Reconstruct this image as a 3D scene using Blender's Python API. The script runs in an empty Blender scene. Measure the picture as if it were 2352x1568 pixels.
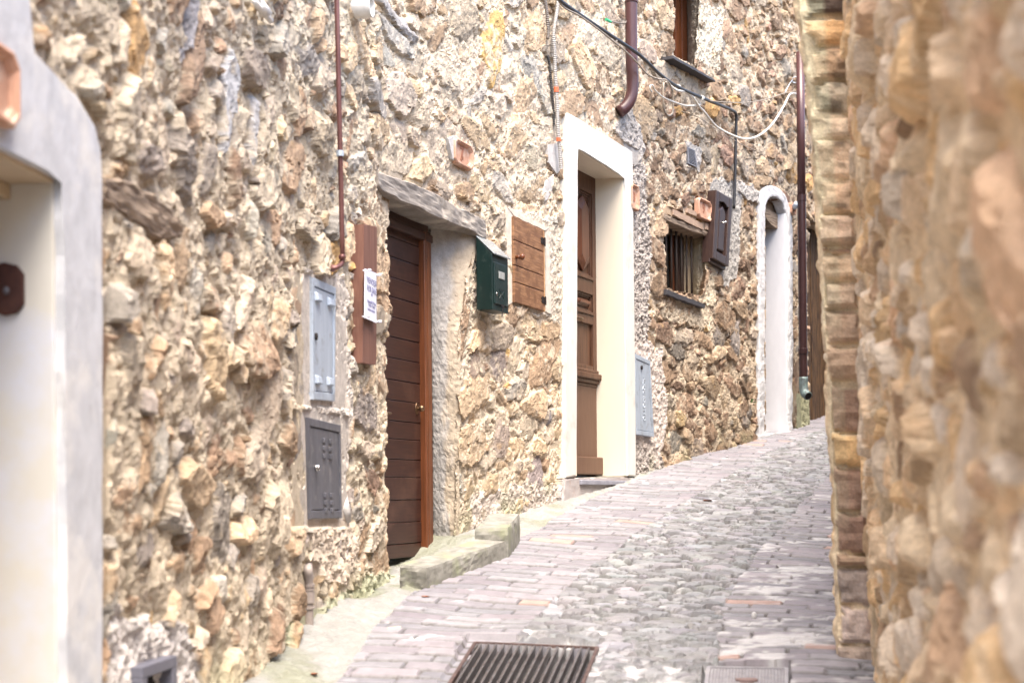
import bpy, bmesh, math
import numpy as np
from mathutils import Matrix, Vector

SC = bpy.context.scene
COL = SC.collection
RES = 0.008            # grid step of the rubble walls, metres

# ------------------------------------------------------------------ camera, sky, sun, exposure
EZ = 1.46              # eye height
FPX, CX, CY, ROLL = 3267.0, 1176.0, 1141.0, 0.009   # measured in the photo at 2352 px width
cam = bpy.data.cameras.new("camera")
cam_o = bpy.data.objects.new("camera", cam)
COL.objects.link(cam_o)
cam.sensor_width = 36.0
cam.lens = 36.0 * FPX / 2352.0
cam.shift_y = (CY - 784.0) / 2352.0
cam.clip_start, cam.clip_end = 0.05, 500
c_, s_ = math.cos(ROLL), math.sin(ROLL)
cam_o.matrix_world = Matrix(((c_, s_, 0, 0), (0, 0, -1, 0), (-s_, c_, 0, EZ), (0, 0, 0, 1)))
cam.dof.use_dof = True
cam.dof.focus_distance = 9.6
cam.dof.aperture_fstop = 2.8
SC.camera = cam_o

SUN_EL, SUN_AZ = math.radians(66), math.radians(165)     # azimuth measured clockwise from +Y
world = bpy.data.worlds.new("World")
SC.world = world
world.use_nodes = True
wn = world.node_tree
sky = wn.nodes.new("ShaderNodeTexSky")
sky.sky_type = 'NISHITA'
sky.sun_disc = False
sky.sun_elevation = SUN_EL
sky.sun_rotation = SUN_AZ
sky.air_density = 1.0
sky.dust_density = 3.0
sky.ozone_density = 1.0
wn.nodes["Background"].inputs[1].default_value = 0.105
wn.links.new(sky.outputs[0], wn.nodes["Background"].inputs[0])
sl = bpy.data.lights.new("sun", 'SUN')
sl.energy = 1.5
sl.angle = math.radians(42)
sl.color = (1.0, 0.90, 0.76)
so = bpy.data.objects.new("sun", sl)
COL.objects.link(so)
sdir = Vector((math.sin(SUN_AZ) * math.cos(SUN_EL), math.cos(SUN_AZ) * math.cos(SUN_EL), math.sin(SUN_EL)))
so.rotation_euler = sdir.to_track_quat('Z', 'Y').to_euler()
so.location = (0, 0, 20)
SC.view_settings.view_transform = 'Standard'
SC.view_settings.look = 'None'
SC.view_settings.gamma = 1.0
SC.view_settings.exposure = 2.72
SC.render.engine = 'CYCLES'
SC.cycles.use_denoising = True
SC.cycles.max_bounces = 8
SC.cycles.diffuse_bounces = 6
rng = np.random.default_rng(7)

# ------------------------------------------------------------------ geometry of the place
SLOPE = 0.145


def ground_z(Y):
    return SLOPE * np.asarray(Y, float)


def ray(x, y):
    dx = (x - CX) / FPX
    up = (CY - y) / FPX
    return dx + ROLL * up, up - ROLL * dx


def gpx(x, y):
    """point of the sloping street seen at a photo pixel"""
    r, u = ray(x, y)
    Y = EZ / (SLOPE - u)
    return Vector((r * Y, Y, EZ + u * Y))


class Path:
    def __init__(self, pts, sigma, side):
        pts = np.array(pts, float)
        d = np.hypot(*np.diff(pts, axis=0).T)
        cum = np.concatenate([[0], np.cumsum(d)])
        s = np.arange(0, cum[-1], 0.01)
        p = np.stack([np.interp(s, cum, pts[:, 0]), np.interp(s, cum, pts[:, 1])], 1)
        k = int(sigma * 100 * 3)
        if k:
            w = np.exp(-0.5 * (np.arange(-k, k + 1) / (sigma * 100)) ** 2)
            w /= w.sum()
            pad = np.concatenate([p[:1] + (p[:1] - p[1:2]) * np.arange(k, 0, -1)[:, None], p,
                                  p[-1:] + (p[-1:] - p[-2:-1]) * np.arange(1, k + 1)[:, None]])
            p = np.stack([np.convolve(pad[:, i], w, 'valid') for i in (0, 1)], 1)
        self.s, self.p, self.L = s, p, s[-1]
        t = np.gradient(p, axis=0)
        t /= np.linalg.norm(t, axis=1)[:, None]
        self.n = np.stack([t[:, 1], -t[:, 0]], 1) * side
        self.t = t
        ok = p[:, 1] > 1.8
        self.rs, self.ss = (p[ok, 0] / p[ok, 1]), s[ok]

    def pos(self, s):
        return np.interp(s, self.s, self.p[:, 0]), np.interp(s, self.s, self.p[:, 1])

    def nrm(self, s):
        return np.interp(s, self.s, self.n[:, 0]), np.interp(s, self.s, self.n[:, 1])

    def s_of_r(self, r):
        return float(np.interp(r, self.rs, self.ss))

    def sz(self, x, y):
        r, u = ray(x, y)
        s = self.s_of_r(r)
        return s, EZ + u * self.pos(s)[1]


LEFT = Path([(-1.68, -1.5), (-1.17, 3.26), (-1.11, 3.85), (-.90, 6.0), (-.657, 7.5), (-.163, 8.73), (.375, 9.9),
             (.95, 11.1), (2.36, 13.66), (2.95, 14.6), (3.47, 15.65), (4.6, 17.2), (6.5, 19.5)], 0.10, 1)


class Fr:
    """straight local frame on a wall: a along the wall, d out of it, z up"""

    def __init__(self, x0, x1, y=800, path=None):
        path = path or LEFT
        s0, s1 = path.sz(x0, y)[0], path.sz(x1, y)[0]
        o, e = np.array(path.pos(s0)), np.array(path.pos(s1))
        self.o = o
        self.t = (e - o) / np.linalg.norm(e - o)
        self.n = np.array([self.t[1], -self.t[0]])

    def at(self, x, y, d=0.0):
        r, u = ray(x, y)
        o, t, n = self.o, self.t, self.n
        a = (r * (o[1] + d * n[1]) - o[0] - d * n[0]) / (t[0] - r * t[1])
        Y = o[1] + a * t[1] + d * n[1]
        return a, EZ + u * Y

    def P(self, a, d, z):
        q = self.o + a * self.t + d * self.n
        return Vector((q[0], q[1], z))

    def depth_for(self, a, x, y):
        r, u = ray(x, y)
        o, t, n = self.o, self.t, self.n
        return (r * (o[1] + a * t[1]) - o[0] - a * t[0]) / (n[0] - r * n[1])


# ------------------------------------------------------------------ numpy noise
_TAB = np.random.default_rng(1234).uniform(-1, 1, 1 << 16).astype(np.float32)


def _hash(ix, iy, seed):
    return _TAB[(np.asarray(ix).astype(np.int64) * 53 + np.asarray(iy).astype(np.int64) * 7919 + seed * 104729) & 0xffff]


def vnoise(x, y, seed):
    x, y = np.broadcast_arrays(np.asarray(x, np.float32), np.asarray(y, np.float32))
    ix, iy = np.floor(x), np.floor(y)
    fx, fy = x - ix, y - iy
    fx = fx * fx * (3 - 2 * fx)
    fy = fy * fy * (3 - 2 * fy)
    h = ix.astype(np.int32) * 53 + iy.astype(np.int32) * 7919 + (seed * 104729 & 0xffff)
    a, b = _TAB[h & 0xffff], _TAB[(h + 53) & 0xffff]
    h += 7919
    c, d = _TAB[h & 0xffff], _TAB[(h + 53) & 0xffff]
    a = a + (b - a) * fx
    return a + (c + (d - c) * fx - a) * fy


def fbm(x, y, seed, octv=3, gain=.5):
    v, a, f = 0, 1.0, 1.0
    for i in range(octv):
        v = v + a * vnoise(x * f + i * 13.7, y * f - i * 7.3, seed + i * 101)
        a *= gain
        f *= 2.03
    return v


def facets(x, y, seed):
    """broken-rock relief: random tilted planes over jittered cells, in cell units"""
    x, y = np.broadcast_arrays(np.asarray(x, np.float32), np.asarray(y, np.float32))
    ix, iy = np.floor(x), np.floor(y)
    best = np.full(x.shape, 9.0, np.float32)
    out = np.zeros(x.shape, np.float32)
    for dx in (-1, 0, 1):
        for dy in (-1, 0, 1):
            cx, cy = ix + dx, iy + dy
            px = x - cx - .5 - .42 * _hash(cx, cy, seed)
            py = y - cy - .5 - .42 * _hash(cx, cy, seed + 1)
            d = px * px + py * py
            m = d < best
            h = .6 * _hash(cx, cy, seed + 2) + .9 * _hash(cx, cy, seed + 3) * px + .9 * _hash(cx, cy, seed + 4) * py
            out = np.where(m, h, out)
            best = np.where(m, d, best)
    return out


def inpoly(S, Z, poly):
    ins = np.zeros(S.shape, bool)
    n = len(poly)
    for i in range(n):
        x0, y0 = poly[i]
        x1, y1 = poly[(i + 1) % n]
        if y0 == y1:
            continue
        c = ((y0 > Z) != (y1 > Z)) & (S < (x1 - x0) * (Z - y0) / (y1 - y0) + x0)
        ins ^= c
    return ins


def sstep(e0, e1, x):
    t = np.clip((x - e0) / (e1 - e0), 0, 1)
    return t * t * (3 - 2 * t)


# ------------------------------------------------------------------ materials
def newmat(name):
    m = bpy.data.materials.new(name)
    m.use_nodes = True
    nt = m.node_tree
    return m, nt, nt.nodes["Principled BSDF"]


def N(nt, t, **kw):
    n = nt.nodes.new(t)
    for k, v in kw.items():
        if k in n.inputs.keys():
            n.inputs[k].default_value = v
        else:
            setattr(n, k, v)
    return n


def stone_mat(name, bump=.5, rough=.92, speck=.25, fine=160.0, spec=.2):
    m, nt, b = newmat(name)
    at = N(nt, "ShaderNodeAttribute", attribute_name="Col")
    geo = N(nt, "ShaderNodeNewGeometry")
    n1 = N(nt, "ShaderNodeTexNoise", Scale=fine, Detail=5.0, Roughness=.65)
    n2 = N(nt, "ShaderNodeTexNoise", Scale=fine * .2, Detail=6.0, Roughness=.7)
    for n in (n1, n2):
        nt.links.new(geo.outputs["Position"], n.inputs["Vector"])
    mr = N(nt, "ShaderNodeMapRange")
    mr.inputs["From Min"].default_value = .3
    mr.inputs["From Max"].default_value = .7
    mr.inputs["To Min"].default_value = 1 - speck
    mr.inputs["To Max"].default_value = 1 + speck
    ad = N(nt, "ShaderNodeMath", operation='ADD')
    hf = N(nt, "ShaderNodeMath", operation='MULTIPLY')
    hf.inputs[1].default_value = .5
    nt.links.new(n1.outputs[0], ad.inputs[0])
    nt.links.new(n2.outputs[0], ad.inputs[1])
    nt.links.new(ad.outputs[0], hf.inputs[0])
    nt.links.new(hf.outputs[0], mr.inputs["Value"])
    mx = N(nt, "ShaderNodeVectorMath", operation='SCALE')
    nt.links.new(at.outputs["Color"], mx.inputs[0])
    nt.links.new(mr.outputs[0], mx.inputs["Scale"])
    nt.links.new(mx.outputs[0], b.inputs["Base Color"])
    bp = N(nt, "ShaderNodeBump", Strength=bump, Distance=.006)
    nt.links.new(hf.outputs[0], bp.inputs["Height"])
    nt.links.new(bp.outputs[0], b.inputs["Normal"])
    b.inputs["Roughness"].default_value = rough
    b.inputs["Specular IOR Level"].default_value = spec
    return m


def mat(name, c1, c2=None, scale=(8, 8, 8), rough=.6, metal=0.0, bump=.0, detail=5.0, lo=.35, hi=.65, dist=.003, spec=.4,
        c3=None, scale3=3.0, lo3=.5, hi3=.62):
    """two-colour noise material in world metres; scale stretches the noise (wood grain, streaks); c3: blotches"""
    m, nt, b = newmat(name)
    c2 = c2 or tuple(x * .75 for x in c1)
    geo = N(nt, "ShaderNodeNewGeometry")
    mp = N(nt, "ShaderNodeMapping")
    mp.inputs["Scale"].default_value = scale
    nz = N(nt, "ShaderNodeTexNoise", Scale=1.0, Detail=detail, Roughness=.6)
    rp = N(nt, "ShaderNodeValToRGB")
    rp.color_ramp.elements[0].position, rp.color_ramp.elements[1].position = lo, hi
    rp.color_ramp.elements[0].color = (*c2, 1)
    rp.color_ramp.elements[1].color = (*c1, 1)
    nt.links.new(geo.outputs["Position"], mp.inputs[0])
    nt.links.new(mp.outputs[0], nz.inputs["Vector"])
    nt.links.new(nz.outputs[0], rp.inputs[0])
    out = rp.outputs[0]
    if c3:
        n3 = N(nt, "ShaderNodeTexNoise", Scale=scale3, Detail=6.0, Roughness=.62)
        nt.links.new(geo.outputs["Position"], n3.inputs["Vector"])
        r3 = N(nt, "ShaderNodeMapRange")
        r3.inputs["From Min"].default_value, r3.inputs["From Max"].default_value = lo3, hi3
        nt.links.new(n3.outputs[0], r3.inputs["Value"])
        mx = N(nt, "ShaderNodeMix", data_type='RGBA')
        nt.links.new(r3.outputs[0], mx.inputs[0])
        nt.links.new(out, mx.inputs[6])
        mx.inputs[7].default_value = (*c3, 1)
        out = mx.outputs[2]
    nt.links.new(out, b.inputs["Base Color"])
    b.inputs["Roughness"].default_value = rough
    b.inputs["Metallic"].default_value = metal
    b.inputs["Specular IOR Level"].default_value = spec
    if bump:
        bp = N(nt, "ShaderNodeBump", Strength=bump, Distance=dist)
        nt.links.new(nz.outputs[0], bp.inputs["Height"])
        nt.links.new(bp.outputs[0], b.inputs["Normal"])
    return m


M = {}
M['rubble'] = stone_mat("rubble_stone", .8, .92, .42, 130.0)
M['street'] = stone_mat("street_stone", .35, .55, .16, 120.0, .45)
M['render_grey'] = mat("grey_render", (.53, .54, .57), (.44, .45, .475), (14, 14, 9), .9, bump=.6, dist=.008, c3=(.58, .575, .57), scale3=5)
M['cream'] = mat("cream_paint", (.56, .54, .49), (.52, .50, .45), (7, 7, 4), .85, bump=.3, dist=.004, c3=(.54, .555, .61), scale3=2.2, lo3=.40, hi3=.54)
M['white_paint'] = mat("white_paint", (.65, .64, .60), (.60, .59, .55), (7, 7, 3), .8, bump=.35, dist=.006, c3=(.50, .47, .42), scale3=3.5, lo3=.56, hi3=.7)
M['cream_jamb'] = mat("cream_wash", (.76, .68, .55), (.72, .64, .51), (4, 4, 1.2), .8, bump=.12, dist=.003)
M['limewash'] = mat("limewash", (.57, .57, .58), (.45, .45, .46), (22, 22, 12), .9, bump=.6, dist=.012)
M['door_brown'] = mat("dark_brown_boards", (.050, .019, .012), (.030, .011, .008), (6, 6, 90), .45, bump=.25, dist=.001, c3=(.085, .040, .026), scale3=3.0, lo3=.5, hi3=.7)
M['door_orange'] = mat("varnished_frame", (.165, .052, .019), (.09, .03, .012), (70, 70, 4), .35, bump=.15, dist=.001)
M['walnut'] = mat("old_walnut", (.13, .062, .034), (.062, .028, .016), (60, 60, 4), .5, bump=.35, dist=.0015)
M['walnut_dark'] = mat("dark_walnut", (.045, .024, .018), (.028, .014, .012), (60, 60, 5), .4, bump=.2, dist=.001)
M['pine'] = mat("scratched_pine", (.31, .165, .082), (.15, .068, .032), (7, 7, 85), .55, bump=.5, dist=.0015, c3=(.16, .075, .036), scale3=13, lo3=.5, hi3=.6)
M['pine_edge'] = mat("fresh_pine", (.55, .31, .14), (.42, .22, .10), (60, 60, 6), .5)
M['timber'] = mat("weathered_timber", (.29, .262, .235), (.19, .165, .145), (7, 7, 70), .9, bump=.5, dist=.004, c3=(.42, .37, .31), scale3=5)
M['rotten'] = mat("rotten_timber", (.36, .28, .21), (.12, .085, .06), (8, 8, 70), .95, bump=1.0, dist=.012)
M['plank'] = mat("red_brown_plank", (.20, .095, .065), (.13, .055, .038), (45, 45, 3), .7, bump=.4, dist=.002)
M['terracotta'] = mat("terracotta", (.50, .29, .20), (.42, .235, .16), (24, 24, 24), .85, bump=.2, c3=(.54, .38, .29), scale3=14)
M['terracotta_cut'] = mat("terracotta_shade", (.34, .15, .09), (.28, .12, .07), (18, 18, 18), .85)
M['brick'] = mat("old_brick", (.40, .29, .215), (.30, .205, .15), (18, 18, 70), .9, bump=.5, dist=.003)
M['green_box'] = mat("green_enamel", (.008, .022, .020), (.006, .017, .016), (30, 30, 4), .35, bump=.05, c3=(.03, .045, .042), scale3=30, lo3=.56, hi3=.7)
M['galv'] = mat("galvanised_steel", (.46, .52, .60), (.37, .43, .51), (30, 30, 3), .45, .35, c3=(.24, .25, .27), scale3=12, lo3=.56, hi3=.74)
M['galv_dark'] = mat("dull_zinc", (.13, .13, .15), (.095, .095, .11), (30, 30, 4), .5, .3, c3=(.21, .20, .20), scale3=14, lo3=.56, hi3=.75)
M['grey_plastic'] = mat("grey_plastic", (.14, .14, .17), (.11, .11, .14), (20, 20, 20), .5)
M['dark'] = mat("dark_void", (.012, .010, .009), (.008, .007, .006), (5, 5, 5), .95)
M['chrome'] = mat("worn_chrome", (.62, .60, .58), (.5, .48, .46), (40, 40, 40), .22, 1.0)
M['brass'] = mat("old_brass", (.26, .17, .10), (.17, .10, .06), (60, 60, 60), .35, .9)
M['rust'] = mat("rusty_iron", (.075, .03, .022), (.045, .018, .015), (30, 30, 30), .8, .1, bump=.3)
M['iron'] = mat("black_iron", (.035, .026, .024), (.022, .017, .016), (40, 40, 10), .5, .4, bump=.15)
M['bar_iron'] = mat("window_bar_iron", (.085, .065, .055), (.05, .038, .032), (60, 60, 8), .6, .3)
M['pipe_brown'] = mat("brown_enamel_pipe", (.082, .036, .036), (.062, .027, .028), (20, 20, 3), .32)
M['copper'] = mat("brown_copper", (.20, .095, .085), (.13, .055, .05), (40, 40, 8), .4, .4)
M['cast'] = mat("cast_iron_pipe", (.045, .022, .022), (.03, .014, .015), (20, 20, 3), .3, .2)
M['verdigris'] = mat("verdigris_spout", (.16, .22, .22), (.09, .10, .10), (40, 40, 20), .55, .3)
M['slate'] = mat("slate", (.055, .052, .058), (.035, .033, .037), (12, 12, 40), .7, bump=.3)
M['slate_light'] = mat("grey_slate_slab", (.30, .30, .35), (.22, .22, .26), (14, 14, 30), .6, bump=.2)
M['paper'] = mat("white_paper", (.80, .82, .92), (.77, .79, .89), (6, 6, 6), .35)
M['ink'] = mat("blue_ink", (.2, .2, .33), (.2, .2, .33), (6, 6, 6), .7)
M['white_plastic'] = mat("white_plastic", (.72, .70, .66), (.6, .58, .54), (20, 20, 20), .4)
M['cable_black'] = mat("black_cable", (.022, .021, .024), (.015, .015, .017), (30, 30, 30), .45)
M['cable_white'] = mat("white_cable", (.66, .62, .55), (.55, .50, .43), (30, 30, 30), .5)
M['cable_tan'] = mat("tan_cable", (.30, .25, .20), (.22, .18, .14), (30, 30, 30), .6)
M['conduit'] = mat("grey_conduit", (.42, .40, .38), (.34, .32, .30), (20, 20, 20), .5)
M['conduit_dark'] = mat("black_conduit", (.05, .045, .042), (.035, .03, .03), (20, 20, 20), .5)
M['tape'] = mat("orange_tape", (.72, .16, .07), (.62, .13, .05), (20, 20, 20), .5)
M['plaster_white'] = mat("gypsum_patch", (.52, .50, .48), (.42, .40, .38), (20, 20, 14), .95, bump=.8, dist=.012)
M['kerb'] = mat("mossy_concrete", (.27, .262, .235), (.16, .155, .135), (16, 16, 16), .95, bump=.7, dist=.006, c3=(.23, .24, .165), scale3=6, lo3=.5, hi3=.64)
M['steel'] = mat("worn_grating_steel", (.30, .29, .30), (.16, .14, .14), (30, 30, 30), .38, .8)
M['steel_rust'] = mat("rusty_grating_edge", (.16, .11, .10), (.09, .06, .055), (30, 30, 30), .6, .5)
M['cover'] = mat("cast_cover", (.36, .35, .37), (.28, .27, .29), (30, 30, 30), .6, .2)
M['cover_brown'] = mat("cover_plug", (.24, .17, .16), (.2, .14, .13), (30, 30, 30), .7)
M['glass_dark'] = mat("dark_glass", (.03, .035, .03), (.025, .03, .026), (4, 4, 4), .08, spec=.6)
M['leaf'] = mat("leaf_green", (.06, .15, .03), (.04, .10, .02), (40, 40, 40), .6)
M['dead_leaf'] = mat("dead_leaf", (.30, .10, .04), (.2, .07, .03), (40, 40, 40), .8)
M['cig'] = mat("cigarette_paper", (.75, .66, .5), (.6, .4, .2), (90, 90, 90), .8)
M['old_gold'] = mat("grained_old_door", (.13, .07, .03), (.02, .011, .008), (30, 30, 5), .75, bump=.8, dist=.006, spec=.15)


M['cream_shade'] = mat("beige_soffit", (.50, .40, .28), (.42, .33, .22), (6, 6, 6), .85)
M['walnut_red'] = mat("red_walnut", (.15, .055, .026), (.085, .032, .018), (60, 60, 5), .4, bump=.2, dist=.001)
M['walnut_smooth'] = mat("smooth_walnut", (.135, .072, .045), (.11, .056, .035), (50, 50, 6), .5, bump=.15, dist=.001)
M['step_cement'] = mat("rough_cement", (.42, .385, .38), (.34, .30, .29), (7, 7, 20), .95, bump=.7, dist=.008, c3=(.36, .26, .22), scale3=7, lo3=.58, hi3=.68)
M['limewash_smooth'] = mat("smooth_limewash", (.66, .66, .69), (.60, .60, .63), (9, 9, 4), .85, bump=.35, dist=.006)
M['lid_sky_sheen'] = mat("lid_sky_sheen", (.42, .45, .46), (.36, .39, .40), (20, 20, 20), .22, .5)  # green lid paled, the sky's sheen on it put into the colour
M['lime_plaster'] = mat("lime_plaster", (.62, .56, .48), (.52, .46, .39), (20, 20, 20), .95, bump=.7, dist=.008)
M['plaster_rough'] = stone_mat("jamb_plaster", .35, .92, .22, 110.0)
M['chrome_plate'] = mat("dull_name_plate", (.45, .46, .44), (.35, .36, .34), (40, 40, 40), .35, .3)
M['galv_bright'] = mat("bright_galvanised", (.55, .60, .66), (.50, .55, .60), (30, 30, 30), .45, .2)
M['galv_mid'] = mat("grey_louvre", (.24, .24, .26), (.19, .19, .21), (30, 30, 30), .5, .2)
M['old_pvc'] = mat("old_pvc", (.34, .295, .27), (.26, .22, .20), (14, 14, 14), .5)
M['conduit_mid'] = mat("brown_grey_conduit", (.19, .165, .145), (.14, .12, .11), (20, 20, 20), .5)
M['green_tag'] = mat("green_clip", (.05, .42, .20), (.04, .36, .17), (20, 20, 20), .4)
M['upper'] = mat("upper_rubble", (.42, .34, .26), (.26, .20, .15), (9, 9, 14), .95, bump=.8, dist=.02)

# ------------------------------------------------------------------ object helpers
def thing(name, label, cat, loc, group=None):
    o = bpy.data.objects.new(name, None)
    COL.objects.link(o)
    o.empty_display_size = .1
    o.location = loc
    o['label'], o['category'] = label, cat
    if group:
        o['group'] = group
    return o


def link(name, me, m, parent=None, label=None):
    o = bpy.data.objects.new(name, me)
    COL.objects.link(o)
    if m is not None:
        me.materials.append(m)
    if parent is not None:
        o.parent = parent
        o.matrix_parent_inverse = Matrix.Translation(-Vector(parent.location))
    if label:
        o['label'] = label
    return o


def tag(o, label, cat, group=None):
    o['label'], o['category'] = label, cat
    if group:
        o['group'] = group
    return o


def obj(name, bm, m, parent=None, label=None, smooth=False):
    bmesh.ops.recalc_face_normals(bm, faces=bm.faces)
    me = bpy.data.meshes.new(name)
    bm.to_mesh(me)
    bm.free()
    if smooth:
        me.polygons.foreach_set("use_smooth", np.ones(len(me.polygons), bool))
    return link(name, me, m, parent, label)


def BM():
    return bmesh.new()


def hexa(bm, corners, bev=0.0, seg=2):
    """corners: 8 points, bottom ring then top ring"""
    v = [bm.verts.new(c) for c in corners]
    F = [(0, 1, 2, 3), (7, 6, 5, 4), (0, 4, 5, 1), (1, 5, 6, 2), (2, 6, 7, 3), (3, 7, 4, 0)]
    fs = [bm.faces.new([v[i] for i in f]) for f in F]
    if bev:
        es = list({e for f in fs for e in f.edges})
        bmesh.ops.bevel(bm, geom=es, offset=bev, segments=seg, profile=.5, affect='EDGES')


def box(bm, fr, a0, a1, d0, d1, z0, z1, bev=0.0):
    hexa(bm, [fr.P(a0, d0, z0), fr.P(a1, d0, z0), fr.P(a1, d1, z0), fr.P(a0, d1, z0),
              fr.P(a0, d0, z1), fr.P(a1, d0, z1), fr.P(a1, d1, z1), fr.P(a0, d1, z1)], bev)


def prism(bm, fr, pts, d0, d1, bev=0.0):
    """pts (a,z) polygon, extruded between wall offsets d0 and d1"""
    A = [bm.verts.new(fr.P(a, d0, z)) for a, z in pts]
    B = [bm.verts.new(fr.P(a, d1, z)) for a, z in pts]
    n = len(pts)
    fs = [bm.faces.new(A), bm.faces.new(B[::-1])]
    for i in range(n):
        fs.append(bm.faces.new([A[i], B[i], B[(i + 1) % n], A[(i + 1) % n]]))
    if bev:
        es = list({e for f in fs[1:2] for e in f.edges})
        bmesh.ops.bevel(bm, geom=es, offset=bev, segments=2, profile=.5, affect='EDGES')


def pq(fr, px, d=0.0):
    return [fr.at(x, y, d) for x, y in px]


def tube(bm, pts, r, seg=10, ridges=None):
    pts = [Vector(p) for p in pts]
    n = len(pts)
    rings = []
    up = Vector((0.3, -.2, 1)).normalized()
    prev = None
    for i, p in enumerate(pts):
        t = (pts[min(i + 1, n - 1)] - pts[max(i - 1, 0)]).normalized()
        if prev is None:
            x = t.cross(up)
            if x.length < .1:
                x = t.cross(Vector((1, 0, 0)))
        else:
            x = prev - t * prev.dot(t)
        x.normalize()
        prev = x
        y = t.cross(x)
        rr = r[i] if isinstance(r, (list, tuple, np.ndarray)) else r
        rings.append([bm.verts.new(p + (x * math.cos(2 * math.pi * k / seg) + y * math.sin(2 * math.pi * k / seg)) * rr) for k in range(seg)])
    for i in range(n - 1):
        for k in range(seg):
            bm.faces.new([rings[i][k], rings[i][(k + 1) % seg], rings[i + 1][(k + 1) % seg], rings[i + 1][k]])
    bm.faces.new(rings[0][::-1])
    bm.faces.new(rings[-1])


def spline(pts, step=.03):
    """Catmull-Rom through points"""
    P = [Vector(p) for p in pts]
    P = [P[0] * 2 - P[1]] + P + [P[-1] * 2 - P[-2]]
    out = []
    for i in range(1, len(P) - 2):
        a, b, c, d = P[i - 1:i + 3]
        k = max(2, int((c - b).length / step))
        for j in range(k):
            t = j / k
            out.append(.5 * ((2 * b) + (c - a) * t + (2 * a - 5 * b + 4 * c - d) * t * t + (3 * b - a - 3 * c + d) * t ** 3))
    out.append(P[-2])
    return out


def ball(bm, c, rx, ry, rz, seg=12):
    ret = bmesh.ops.create_uvsphere(bm, u_segments=seg, v_segments=max(6, seg // 2), radius=1.0)
    for v in ret['verts']:
        v.co = Vector((c[0] + v.co.x * rx, c[1] + v.co.y * ry, c[2] + v.co.z * rz))


def wallpt(x, y, d):
    """point seen at pixel, standing d metres off the left wall"""
    r, u = ray(x, y)
    s = LEFT.s_of_r(r)
    for _ in range(6):
        px, py = LEFT.pos(s)
        nx, ny = LEFT.nrm(s)
        X, Y = px + nx * d, py + ny * d
        s += (r * Y - X) / max(.15, np.interp(s, LEFT.s, LEFT.t[:, 0]) - r * np.interp(s, LEFT.s, LEFT.t[:, 1])) * .8
    return Vector((X, Y, EZ + u * Y))


def text_bm(bm, fr, body, size, a, z, d, thick=.0015, width=None, rot=0.0, squeeze=1.0, bold=0.0):
    """lettering centred at (a,z) on the plane d"""
    cu = bpy.data.curves.new("lettering", 'FONT')
    cu.body = body
    cu.size = size
    cu.align_x, cu.align_y = 'CENTER', 'CENTER'
    cu.extrude = thick
    cu.resolution_u = 4
    cu.offset = bold
    o = bpy.data.objects.new("lettering", cu)
    COL.objects.link(o)
    dg = bpy.context.evaluated_depsgraph_get()
    me = bpy.data.meshes.new_from_object(o.evaluated_get(dg))
    bpy.data.objects.remove(o)
    co = np.empty(len(me.vertices) * 3)
    me.vertices.foreach_get("co", co)
    co = co.reshape(-1, 3)
    if width:
        squeeze = width / max(1e-6, np.ptp(co[:, 0]))
    cr, sr = math.cos(rot), math.sin(rot)
    vs = []
    for x, y, zz in co:
        x *= squeeze
        vs.append(bm.verts.new(fr.P(a + x * cr - y * sr, d + zz, z + x * sr + y * cr)))
    for p in me.polygons:
        try:
            bm.faces.new([vs[i] for i in p.vertices])
        except ValueError:
            pass
    bpy.data.meshes.remove(me)


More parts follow.
